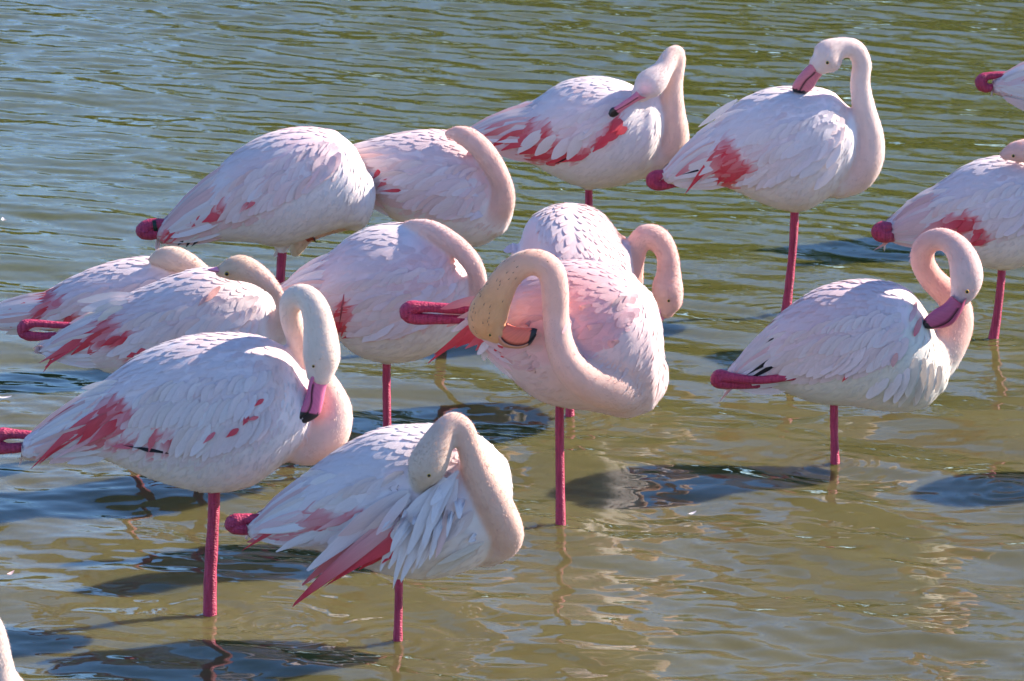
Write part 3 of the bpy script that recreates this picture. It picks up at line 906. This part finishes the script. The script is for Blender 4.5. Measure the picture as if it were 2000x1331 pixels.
bird("C", "ochre headed flamingo at the centre, neck arched over and orange black-edged bill turned back",
     st=[((922, 604), (932, 662)), ((960, 572), (962, 702)), ((1005, 545), (1008, 748)), ((1055, 523), (1052, 780)), ((1112, 509), (1105, 794)), ((1170, 512), (1165, 800)),
         ((1222, 528), (1222, 812)), ((1262, 562), (1262, 800)), (1297, 690)],
     low=[(915, 660), (980, 690), (1040, 720), (1100, 720), (1160, 700), (1215, 660), (1250, 620)], front=1252, depth=.84, yaw=-.03,
     neck=[(1245, 737, 66, -30), (1202, 752, 52, -92), (1153, 746, 41, -128), (1115, 719, 33, -145), (1094, 675, 28, -142), (1086, 620, 26, -130), (1084, 570, 27, -130), (1077, 532, 27, -130), (1052, 513, 26, -130),
           (1020, 517, 26, -130), (990, 542, 28, -130), (970, 578, 32, -130), (955, 610, 39, -130), (954, 632, 38, -130), (968, 648, 24, -130)],
     knob=[(935, 605, 9, -5), (880, 603, 10, -5), (830, 600, 11, -5), (802, 602, 15, -5), (796, 612, 16, -5), (812, 622, 13, -5), (860, 624, 10, -5), (935, 626, 9, -5)],
     leg=[(1093, 788, 8.5), (1093, 850, 8.5), (1094, 940, 9)],
     bill=dict(rows=[((966, 661), (974, 654), (992, 632)), ((982, 677), (985, 668), (1005, 638)), ((1000, 681), (1001, 675), (1018, 640)), ((1018, 681), (1019, 675), (1030, 641)),
                     ((1036, 673), (1036, 667), (1042, 641)), ((1048, 655), (1047, 652), (1050, 643))], dy=-130, halfw=20, blackfrom=.74, base=(.60, .28, .20), low=(.80, .17, .10)),
     tints=(((1130, 590), (1190, 690), 95, (.82, .38, .38), .75), ((1160, 560), (1200, 600), 40, (.82, .45, .40), .5)), eye=(957, 655, 3, -168), neckcol=(.80, .55, .47), headcol=(.72, .41, .20), headstart=.66, pink=.95, pinkcol=(.80, .50, .50), lift=.7, bodycol=(.80, .56, .53), speckle=True, flen=(120, 44),  # broad pink tints put the hollow's shade beside the neck into the colour
     feathers=[((950, 615), (826, 718), 18, "R", 4), ((955, 620), (838, 700), 20, "R", 5), ((950, 600), (835, 622), 14, "MP", 3), ((945, 590), (850, 600), 14, "MP", 3), ((940, 580), (862, 604), 16, "SM", 5),
               ((955, 630), (862, 690), 22, "R", 6), ((960, 640), (885, 682), 22, "R", 6), ((962, 645), (905, 684), 22, "RM", 6), ((950, 610), (880, 650), 16, "SW", 9), ((945, 600), (870, 640), 14, "PS", 9),
               ((965, 640), (925, 690), 20, "RM", 7), ((958, 650), (945, 704), 24, "W", 9), ((962, 655), (932, 695), 16, "W", 8), ((985, 670), (960, 690), 14, "R", 9), ((1000, 685), (972, 702), 13, "R", 9)])

bird("E", "flamingo with neck twisted into a loop around a small hole, bill to its breast",
     st=[((1435, 714), (1437, 755)), ((1480, 662), (1485, 757)), ((1530, 612), (1535, 766)), ((1590, 570), (1590, 785)), ((1650, 551), (1650, 790)), ((1712, 549), (1710, 799)),
         ((1768, 562), (1762, 803)), ((1806, 602), (1806, 794)), ((1830, 658), (1835, 768)), (1853, 712)],
     low=[(1425, 745), (1480, 738), (1560, 732), (1640, 730), (1700, 720), (1745, 700), (1770, 650)], front=1772, depth=.80,
     neck=[(1830, 700, 44, 20), (1852, 672, 38, 20), (1868, 636, 34, 30), (1868, 600, 30, 38), (1848, 572, 27, 36), (1820, 545, 25, 30), (1802, 512, 24, 20), (1806, 482, 23, 5), (1832, 467, 22, -10), (1860, 476, 24, -22),
           (1880, 503, 29, -32), (1888, 538, 33, -38), (1883, 565, 28, -40), (1874, 582, 20, -42)],
     knob=[(1585, 732, 7, -60), (1540, 737, 8, -62), (1480, 743, 8, -55), (1430, 738, 10, -45), (1408, 736, 15, -40), (1403, 744, 15, -40), (1420, 750, 11, -38), (1470, 752, 8, -30), (1530, 750, 7, -20)],
     leg=[(1629, 787, 8), (1629, 830, 8), (1630, 870, 8)],
     bill=dict(rows=[((1858, 578), (1878, 594), (1889, 582)), ((1843, 594), (1866, 612), (1878, 610)), ((1828, 603), (1853, 628), (1862, 632)), ((1816, 612), (1836, 637), (1844, 641)),
                     ((1806, 622), (1820, 641), (1826, 644)), ((1802, 632), (1806, 640), (1808, 642))], dy=-55, halfw=17, blackfrom=.82, base=(.50, .09, .19)),
     eye=(1889, 570, 4, -70), neckcol=(.80, .47, .40), headcol=(.80, .60, .56), headstart=.72, pink=.35, density=1.25, lift=1.4, flen=(110, 38), bodycol=(.80, .72, .62),
     feathers=[((1500, 700), (1440, 742), 12, "PM", 2), ((1530, 690), (1455, 735), 10, "K", 7), ((1520, 710), (1450, 748), 9, "K", 7), ((1540, 650), (1490, 668), 12, "W", 7), ((1515, 660), (1494, 672), 7, "K", 8),
               ((1500, 715), (1435, 740), 12, "W", 7), ((1520, 725), (1440, 752), 12, "W", 8), ((1440, 745), (1400, 790), 6, "S", 2), ((1660, 728), (1643, 748), 8, "R", 9), ((1752, 690), (1742, 718), 12, "S", 9),
               ((1775, 720), (1745, 790), 22, "W", 10), ((1790, 700), (1770, 780), 22, "C", 10), ((1805, 700), (1790, 790), 20, "C", 9), ((1820, 710), (1810, 785), 18, "C", 8), ((1835, 715), (1828, 770), 16, "C", 8),
               ((1760, 730), (1725, 785), 22, "W", 9), ((1785, 730), (1755, 795), 22, "C", 8), ((1800, 735), (1785, 798), 18, "C", 8), ((1735, 740), (1690, 780), 22, "W", 8), ((1800, 620), (1785, 660), 12, "SM", 8), ((1790, 590), (1778, 630), 12, "SP", 8)])

bird("I", "sleeping flamingo behind the ochre headed bird, pale neck laid along its back",
     st=[((552, 556), (560, 575)), ((602, 528), (612, 603)), ((646, 494), (652, 650)), ((692, 458), (692, 688)), ((745, 440), (745, 706)), ((800, 438), (803, 704)),
         ((858, 457), (853, 686)), ((902, 503), (896, 655)), (934, 590)],
     low=[(550, 590), (620, 620), (660, 650), (720, 660), (790, 650), (850, 630), (890, 590)], front=895, depth=.82,
     neck=[(905, 625, 26, -20), (930, 590, 20, -40), (936, 556, 17, -55), (925, 520, 19, -60), (902, 490, 20, -60), (872, 466, 20, -55), (842, 449, 19, -40), (815, 441, 14, -25), (794, 439, 8, -15)],
     leg=[(755, 708, 8), (755, 760, 8), (756, 840, 8)], pink=.45, neckcol=(.80, .58, .52), headcol=(.80, .60, .55), flen=(140, 46),
     feathers=[((675, 610), (652, 655), 22, "R", 6), ((668, 600), (648, 642), 18, "R", 6), ((680, 630), (664, 662), 12, "R", 6), ((672, 575), (662, 640), 5, "MK", 8), ((690, 655), (666, 662), 8, "R", 7)])

bird("K", "resting flamingo with one orange eye open and its head laid on its back",
     st=[((88, 670), (92, 692)), ((148, 632), (150, 702)), ((200, 597), (200, 723)), ((270, 567), (262, 738)), ((330, 541), (322, 748)), ((392, 524), (386, 752)),
         ((450, 530), (445, 748)), ((505, 552), (500, 728)), (550, 640)],
     low=[(85, 690), (150, 680), (240, 695), (330, 700), (420, 690), (480, 660), (515, 620)], front=518, depth=.80,
     neck=[(530, 660, 36, -20), (552, 610, 16, -60), (542, 575, 13, -75), (524, 553, 17, -80), (500, 535, 22, -78), (472, 524, 26, -75), (449, 527, 22, -72), (430, 531, 12, -68)],
     knob=[(160, 637, 7, -5), (110, 635, 7, -5), (68, 632, 8, -5), (48, 637, 12, -5), (44, 650, 10, -5), (60, 657, 10, -5), (90, 657, 8, -5), (150, 654, 7, -5)],
     bill=dict(rows=[((424, 521), (430, 532), (438, 540)), ((412, 524), (418, 530), (424, 534)), ((404, 526), (408, 529), (412, 531))], dy=-70, halfw=9, blackfrom=2),
     eye=(443, 535, 5, -99), headcol=(.70, .52, .38), neckcol=(.80, .60, .52), headstart=.62, pink=.32, flen=(150, 50),
     feathers=[((205, 628), (78, 725), 18, "R", 5), ((200, 640), (72, 712), 18, "RM", 5), ((210, 620), (95, 705), 16, "PR", 4), ((215, 640), (130, 700), 20, "R", 6), ((110, 690), (83, 730), 7, "R", 4), ((200, 650), (110, 692), 14, "MW", 4),
               ((235, 658), (195, 678), 16, "R", 8), ((250, 660), (212, 680), 14, "RM", 8), ((270, 690), (246, 698), 14, "R", 7), ((285, 680), (262, 694), 10, "MR", 8),
               ((260, 575), (152, 589), 20, "W", 6), ((255, 585), (154, 608), 22, "W", 7), ((250, 590), (165, 620), 22, "WC", 7), ((240, 600), (190, 626), 20, "C", 7), ((130, 655), (70, 675), 14, "W", 4), ((130, 665), (75, 688), 12, "W", 4),
               ((430, 560), (400, 590), 12, "S", 8), ((405, 580), (385, 600), 10, "PS", 8)])

bird("J", "sleeping flamingo at the far left edge with its rounded buff head resting on its back",
     st=[((-35, 608), (-35, 632)), ((30, 592), (30, 640)), ((90, 570), (90, 642)), ((150, 537), (150, 655)), ((212, 514), (215, 665)), ((280, 502), (280, 672)), ((340, 508), (340, 672)),
         ((385, 528), (388, 655)), (425, 590)],
     low=[(-40, 635), (30, 632), (100, 640), (200, 645), (300, 640), (370, 610)], front=375, depth=.80,
     neck=[(405, 620, 26, -10), (420, 580, 15, -25), (412, 548, 14, -40), (392, 530, 17, -50), (366, 515, 22, -55), (340, 506, 25, -52), (316, 504, 20, -45), (298, 508, 10, -40)],
     headcol=(.74, .58, .46), neckcol=(.80, .60, .50), headstart=.5, pink=.35, flen=(150, 50),
     feathers=[((90, 574), (-20, 612), 16, "R", 4), ((85, 585), (-20, 622), 16, "RM", 4), ((100, 590), (30, 630), 16, "MP", 5), ((95, 600), (50, 635), 14, "RM", 6), ((140, 620), (118, 638), 14, "R", 6), ((60, 610), (-10, 640), 14, "M", 4),
               ((50, 636), (16, 640), 8, "K", 5), ((30, 640), (-10, 636), 14, "R", 4), ((70, 640), (10, 652), 16, "C", 2)])

bird("C2", "flamingo seen from the rear with its pink neck hooked over beyond its round back",
     st=[((1012, 490), (1018, 580)), ((1030, 435), (1032, 690)), ((1072, 408), (1075, 745)), ((1125, 402), (1125, 768)), ((1175, 420), (1175, 748)), ((1213, 466), (1212, 690)), (1238, 560)],
     low=[(1010, 600), (1060, 690), (1130, 700), (1190, 650), (1225, 580)], front=1228, depth=1.1,
     neck=[(1205, 610, 44, 10), (1232, 560, 24, 0), (1238, 515, 20, -5), (1245, 480, 22, -10), (1262, 461, 23, -12), (1286, 468, 24, -15), (1303, 497, 22, -18), (1306, 532, 24, -20), (1304, 563, 31, -22), (1307, 588, 27, -24), (1302, 606, 17, -26)],
     leg=[(1113, 765, 8), (1113, 790, 8)], eye=(1306, 588, 3, -50), neckcol=(.80, .53, .46), headcol=(.80, .52, .46), pink=.55, density=1.35, lift=1.1, flen=(80, 44),
     bill=dict(rows=[((1284, 602), (1294, 606), (1306, 612)), ((1285, 614), (1290, 618), (1299, 622)), ((1287, 626), (1290, 628), (1294, 628))], dy=-24, halfw=12, blackfrom=2),
     fdir=lambda px, py, u, v: ((-.35 if px < 1120 else .12) + (px - 1120) * .002, -1.0, -.9))

bird("B", "flamingo bending with only its back showing and its head far down behind its single leg",
     st=[((325, 426), (330, 474)), ((391, 371), (386, 474)), ((440, 315), (438, 470)), ((497, 274), (492, 472)), ((560, 252), (548, 480)), ((632, 252), (610, 462)), ((688, 282), (662, 446)),
         ((718, 338), (698, 443)), (732, 400)],
     low=[(315, 480), (390, 440), (450, 427), (512, 412), (552, 396), (605, 360), (650, 325)], front=672, depth=.80,
     neck=[(690, 420, 34, 20), (680, 425, 26, 60), (640, 440, 20, 90), (605, 455, 18, 95), (588, 466, 19, 92), (580, 480, 19, 90), (577, 492, 12, 88)],
     knob=[(360, 430, 8, -5), (330, 436, 9, -5), (295, 440, 13, -5), (281, 450, 16, -5), (292, 456, 14, -5), (325, 455, 9, -5), (360, 450, 8, -5)],
     tints=(((560, 275), (650, 285), 30, (.80, .48, .52), .5), ((600, 300), (660, 320), 24, (.80, .50, .52), .4)), leg=[(551, 492, 9), (549, 520, 9), (545, 600, 9)], thigh=True, headcol=(.78, .66, .48), pink=.50, flen=(150, 50),
     bill=dict(rows=[((590, 462), (596, 468), (602, 474)), ((600, 458), (606, 463), (610, 470)), ((606, 456), (612, 464), (616, 474)), ((612, 460), (616, 468), (619, 476))], dy=85, halfw=9, blackfrom=.6, base=(.35, .05, .03)),
     feathers=[((385, 395), (318, 478), 18, "MR", 4), ((395, 410), (330, 480), 16, "RM", 4), ((375, 395), (316, 462), 14, "PM", 4), ((385, 398), (372, 440), 18, "R", 6), ((430, 418), (392, 436), 20, "R", 7), ((410, 415), (372, 446), 20, "RM", 6),
               ((500, 390), (478, 412), 10, "M", 8), ((485, 395), (465, 420), 10, "MP", 8), ((380, 455), (362, 486), 12, "K", 6), ((372, 455), (345, 482), 14, "K", 5), ((395, 460), (372, 484), 8, "K", 6), ((395, 445), (358, 475), 16, "C", 7),
               ((625, 330), (595, 375), 9, "P", 9)])

bird("H", "sleeping flamingo in the second row with its curved neck folded flat onto its back",
     st=[((640, 312), (645, 335)), ((690, 284), (700, 362)), ((752, 267), (760, 422)), ((809, 256), (818, 448)), ((868, 255), (868, 466)), ((920, 270), (915, 481)), ((962, 308), (952, 475)), ((990, 358), (980, 452)), (1004, 405)],
     low=[(640, 335), (720, 365), (790, 400), (860, 420), (930, 420), (970, 380)], front=958, depth=.80,
     neck=[(960, 430, 36, -30), (982, 395, 24, -55), (982, 362, 20, -66), (965, 325, 21, -72), (942, 293, 22, -72), (915, 270, 21, -65), (893, 262, 16, -55), (876, 262, 9, -45)],
     pink=.50, neckcol=(.80, .56, .49), headcol=(.80, .56, .50), headstart=.9, flen=(140, 46),
     feathers=[((745, 330), (726, 352), 12, "RM", 5), ((790, 372), (738, 374), 8, "RM", 7), ((760, 350), (735, 368), 12, "M", 6), ((1000, 372), (980, 392), 12, "S", 22)])

bird("G", "preening flamingo with bill to its wing and a bright red underwing patch showing",
     st=[((922, 250), (935, 276)), ((980, 224), (985, 303)), ((1041, 199), (1040, 320)), ((1095, 163), (1090, 347)), ((1155, 150), (1145, 367)), ((1210, 157), (1200, 364)), ((1258, 178), (1250, 350)), (1300, 245)],
     low=[(920, 275), (985, 300), (1040, 308), (1090, 318), (1150, 300), (1190, 260), (1230, 215)], front=1232, depth=.80,
     neck=[(1265, 300, 50, 0), (1295, 300, 42, -5), (1318, 268, 29, -10), (1315, 215, 23, -10), (1314, 165, 20, -10), (1321, 125, 18, -10), (1321, 104, 16, -14), (1308, 112, 17, -25), (1296, 135, 20, -38), (1280, 155, 27, -50), (1265, 168, 28, -56), (1252, 182, 19, -60)],
     leg=[(1150, 367, 7.5), (1150, 400, 7.5)],
     bill=dict(rows=[((1243, 178), (1252, 188), (1264, 191)), ((1232, 188), (1240, 195), (1246, 198)), ((1218, 197), (1226, 204), (1230, 208)), ((1204, 207), (1210, 213), (1215, 218)), ((1193, 212), (1198, 220), (1206, 226)), ((1188, 222), (1191, 228), (1198, 230))],
               dy=-98, halfw=11, blackfrom=.70, base=(.68, .18, .26)),
     neckcol=(.80, .62, .53), headcol=(.80, .68, .64), headstart=.7, pink=.22, flen=(150, 55),
     feathers=[((1040, 240), (930, 275), 22, "PR", 3), ((1030, 255), (950, 290), 24, "MR", 4), ((1060, 260), (970, 298), 24, "MR", 5), ((1070, 280), (1000, 305), 24, "R", 5), ((1090, 290), (1030, 314), 22, "R", 5), ((1130, 300), (1065, 320), 20, "R", 6),
               ((1150, 300), (1095, 318), 18, "R", 6), ((1020, 235), (935, 262), 20, "PM", 4), ((1215, 235), (1190, 262), 24, "R", 12), ((1212, 250), (1170, 285), 24, "R", 12), ((1190, 265), (1155, 300), 20, "R", 12), ((1225, 250), (1200, 265), 18, "R", 12),
               ((1120, 305), (1080, 322), 5, "K", 9), ((1060, 255), (1010, 298), 22, "W", 9), ((1085, 265), (1045, 305), 22, "W", 10), ((1115, 270), (1078, 312), 24, "W", 11), ((1140, 260), (1108, 312), 26, "W", 12),
               ((1040, 200), (1010, 205), 8, "W", 6), ((1050, 205), (1036, 215), 7, "W", 8)])

bird("F", "tall flamingo on a long bare leg, head curled over with bill tip on its back",
     st=[((1300, 328), (1322, 357)), ((1340, 288), (1375, 363)), ((1396, 238), (1420, 366)), ((1450, 195), (1470, 388)), ((1510, 172), (1520, 407)), ((1570, 170), (1570, 411)), ((1622, 178), (1612, 388)), ((1656, 208), (1640, 362)), (1676, 285)],
     low=[(1300, 352), (1398, 358), (1483, 364), (1528, 352), (1566, 324), (1600, 306), (1640, 270), (1660, 240)], front=1662, depth=.80,
     neck=[(1640, 345, 44, 0), (1670, 335, 42, -5), (1692, 305, 36, -12), (1698, 265, 28, -16), (1688, 215, 23, -18), (1680, 165, 20, -18), (1683, 122, 19, -18), (1668, 96, 19, -20), (1643, 94, 21, -24), (1622, 104, 29, -28), (1613, 116, 31, -30), (1602, 125, 22, -32)],
     knob=[(1350, 352, 8, -5), (1318, 348, 9, -5), (1286, 344, 13, -5), (1276, 354, 15, -5), (1290, 361, 12, -5), (1320, 357, 9, -5), (1350, 356, 8, -5)],
     leg=[(1552, 411, 8.5), (1549, 480, 8), (1541, 560, 8.5)],
     bill=dict(rows=[((1585, 122), (1594, 138), (1616, 130)), ((1570, 136), (1588, 146), (1606, 146)), ((1558, 150), (1575, 157), (1597, 158)), ((1550, 162), (1567, 168), (1590, 170)), ((1547, 172), (1562, 177), (1580, 180)), ((1549, 180), (1560, 182), (1571, 184))],
               dy=-32, halfw=16, blackfrom=.80, base=(.66, .18, .22)),
     tints=(((1652, 215), (1650, 300), 26, (.82, .52, .44), .7),), eye=(1616, 123, 3.5, -58), neckcol=(.80, .68, .62), headcol=(.80, .66, .60), headstart=.75, pink=.18, flen=(150, 52),
     feathers=[((1415, 285), (1345, 372), 20, "MR", 4), ((1400, 300), (1334, 384), 14, "R", 5), ((1420, 300), (1365, 358), 22, "RP", 5), ((1430, 310), (1400, 362), 26, "R", 6), ((1450, 330), (1412, 360), 24, "R", 6), ((1440, 335), (1425, 358), 18, "R", 6), ((1398, 290), (1320, 345), 16, "WM", 4),
               ((1440, 195), (1362, 250), 14, "W", 5), ((1430, 225), (1358, 262), 12, "W", 6), ((1460, 215), (1394, 235), 14, "W", 7), ((1385, 300), (1310, 340), 12, "W", 3), ((1375, 330), (1330, 342), 4, "K", 8), ((1620, 300), (1560, 350), 26, "W", 8), ((1635, 320), (1590, 372), 24, "W", 7),
               ((1640, 280), (1615, 330), 20, "W", 9)])

bird("L", "sleeping flamingo cut by the right-hand edge with its face just visible on its back",
     st=[((1744, 424), (1746, 470)), ((1789, 388), (1785, 481)), ((1838, 357), (1835, 485)), ((1888, 323), (1885, 503)), ((1930, 309), (1930, 523)), ((1980, 304), (1980, 524)), ((2030, 315), (2030, 505)), ((2070, 350), (2070, 480)), (2092, 410)],
     low=[(1728, 465), (1800, 470), (1880, 468), (1940, 465), (2000, 450), (2060, 400)], front=2062, depth=.80,
     neck=[(2050, 430, 34, -20), (2078, 385, 20, -40), (2068, 340, 18, -50), (2042, 310, 19, -50), (2010, 296, 24, -48), (1982, 297, 20, -45), (1964, 302, 12, -42)],
     knob=[(1790, 448, 8, 0), (1755, 446, 9, 0), (1725, 446, 14, -30), (1718, 454, 17, -34), (1730, 461, 14, -30), (1760, 462, 9, 0), (1790, 462, 8, 0)],
     leg=[(1957, 523, 8), (1953, 570, 8), (1947, 620, 8.5)], eye=(1979, 305, 3.5, -66), neckcol=(.80, .60, .54), headcol=(.80, .52, .46), headstart=.6, pink=.25, flen=(130, 48),
     feathers=[((1880, 430), (1830, 452), 22, "RM", 6), ((1900, 435), (1862, 458), 20, "R", 6), ((1850, 430), (1780, 470), 18, "MP", 5), ((1925, 470), (1898, 482), 14, "R", 8), ((1915, 455), (1890, 478), 14, "RM", 7), ((1740, 470), (1702, 492), 6, "S", 2),
               ((1840, 378), (1768, 394), 12, "W", 5), ((1860, 370), (1786, 388), 14, "W", 6), ((1870, 385), (1810, 405), 16, "W", 7), ((1850, 395), (1820, 425), 18, "WP", 7), ((1800, 440), (1740, 455), 12, "WP", 4)])

bird("M", "flamingo at the top right corner showing only its folded leg joint and tail end",
     st=[((1958, 146), (1956, 186)), ((2000, 126), (2000, 194)), ((2060, 98), (2055, 238)), ((2130, 60), (2120, 290)), ((2190, 70), (2180, 280)), ((2230, 110), (2225, 240)), (2250, 175)],
     low=[(1955, 180), (2000, 190), (2080, 220), (2160, 210), (2210, 160)], front=2212, depth=.80,
     neck=[(2215, 220, 34, -10), (2250, 190, 26, -20), (2262, 130, 21, -25), (2250, 70, 20, -40), (2215, 45, 22, -60), (2180, 55, 22, -70), (2155, 65, 10, -70)],
     knob=[(2000, 150, 7, -5), (1965, 147, 7, -5), (1930, 149, 8, -5), (1917, 157, 12, -5), (1920, 168, 12, -5), (1935, 172, 8, -5), (1965, 160, 7, -5), (2000, 160, 7, -5)],
     pink=.3, flen=(140, 50), feathers=[((2030, 150), (1985, 185), 20, "RM", 5), ((2040, 170), (2000, 198), 18, "R", 5), ((2010, 150), (1972, 190), 10, "RM", 4), ((2020, 160), (1985, 192), 14, "R", 5), ((1995, 160), (1955, 188), 12, "P", 3)])

bird("N", "white flamingo at the bottom left corner of which only the curving neck shows",
     st=[((-380, 1500), (-380, 1540)), ((-300, 1440), (-290, 1580)), ((-200, 1385), (-190, 1630)), ((-100, 1360), (-90, 1660)), ((-20, 1358), (-10, 1660)), ((50, 1378), (55, 1620)), ((95, 1420), (100, 1560)), (122, 1490)],
     low=[(-380, 1535), (-200, 1540), (-60, 1540), (40, 1480)], front=45, depth=.80,
     neck=[(30, 1430, 70, 0), (14, 1375, 54, -10), (-6, 1325, 40, -15), (-12, 1280, 34, -20), (-18, 1240, 30, -22), (-30, 1212, 27, -25), (-55, 1196, 26, -30), (-85, 1205, 27, -35), (-110, 1235, 34, -40), (-125, 1270, 32, -42), (-130, 1295, 20, -44)],
     bill=dict(rows=[((-150, 1290), (-132, 1300), (-112, 1296)), ((-150, 1330), (-136, 1334), (-118, 1330)), ((-160, 1360), (-146, 1364), (-132, 1366)), ((-172, 1380), (-164, 1382), (-156, 1386))], dy=-44, halfw=16),
     neckcol=(.80, .70, .62), headcol=(.80, .74, .68), pink=.2)

# the leg band on the bending bird's folded leg
root, bvh, S = BIRDS["B"]
ORIGIN = np.array(root.location)
kb = np.array([[*np.array(P(x, y, root.location.y - 5 * S)), r * S] for x, y, r in ((305, 438, 14), (302, 446, 15.5), (303, 452, 14))])
v_, f_ = tube(np.array([np.array(P(300, 441, root.location.y - 5 * S)), np.array(P(307, 440, root.location.y - 5 * S))]), np.array([14 * S, 13.5 * S]), 18, round_ends=False)
build("leg_band", v_, f_, M_BAND, root, smooth=False)

# one more bird of the flock stands just past the picture's edge: its shadow and mirror image lie on the water in view
src = BIRDS["E"][0]
twin = src.copy(); COL.objects.link(twin)
twin.location = ground(2318, 914); twin.rotation_euler = (0, 0, math.radians(8))
twin["label"] = "flamingo standing beyond the picture edge, its shadow falling on the rippled water"
def copy_children(a, b):
    for ch in list(a.children):
        c = ch.copy(); COL.objects.link(c); c.parent = b
        copy_children(ch, c)
copy_children(src, twin)

# small shed feathers drifting on the water
def floating(px, py, ang, L, col, label):
    global ORIGIN
    c = ground(px, py); ORIGIN = np.zeros(3)
    d = np.array([math.cos(ang), math.sin(ang), 0]); sd0 = np.array([-d[1], d[0], 0])
    cen = np.array([np.array(c) + d * L * (i / (NL - 1) - .5) + sd0 * L * .12 * math.sin(i * .6) + np.array([0, 0, .009 + .006 * (i / (NL - 1) - .5) ** 2 * 4]) for i in range(NL)])
    v, f, cc_, u = feather_arrays(cen, np.array([sd0] * NL), np.array([[0, 0, 1.0]] * NL), L * .34, np.array(col), None, camber=-.15)
    o = build("floating_feather", v, f, M_FEATHER, None, cc_, u)
    o["label"] = label; o["category"] = "feather"; o["group"] = "shed feathers floating on the pond"
floating(9, 786, .3, .040, CW, "small white feather floating on the water above the front bird's folded foot")
floating(22, 1131, 1.2, .032, CP_, "small pinkish feather floating above the neck in the bottom corner")
floating(10, 437, 2.0, .036, CW, "small white feather floating far out beside the upper left edge")
floating(1352, 1013, .8, .030, CW, "small pale feather floating just under the long shadow of the loop-necked bird")
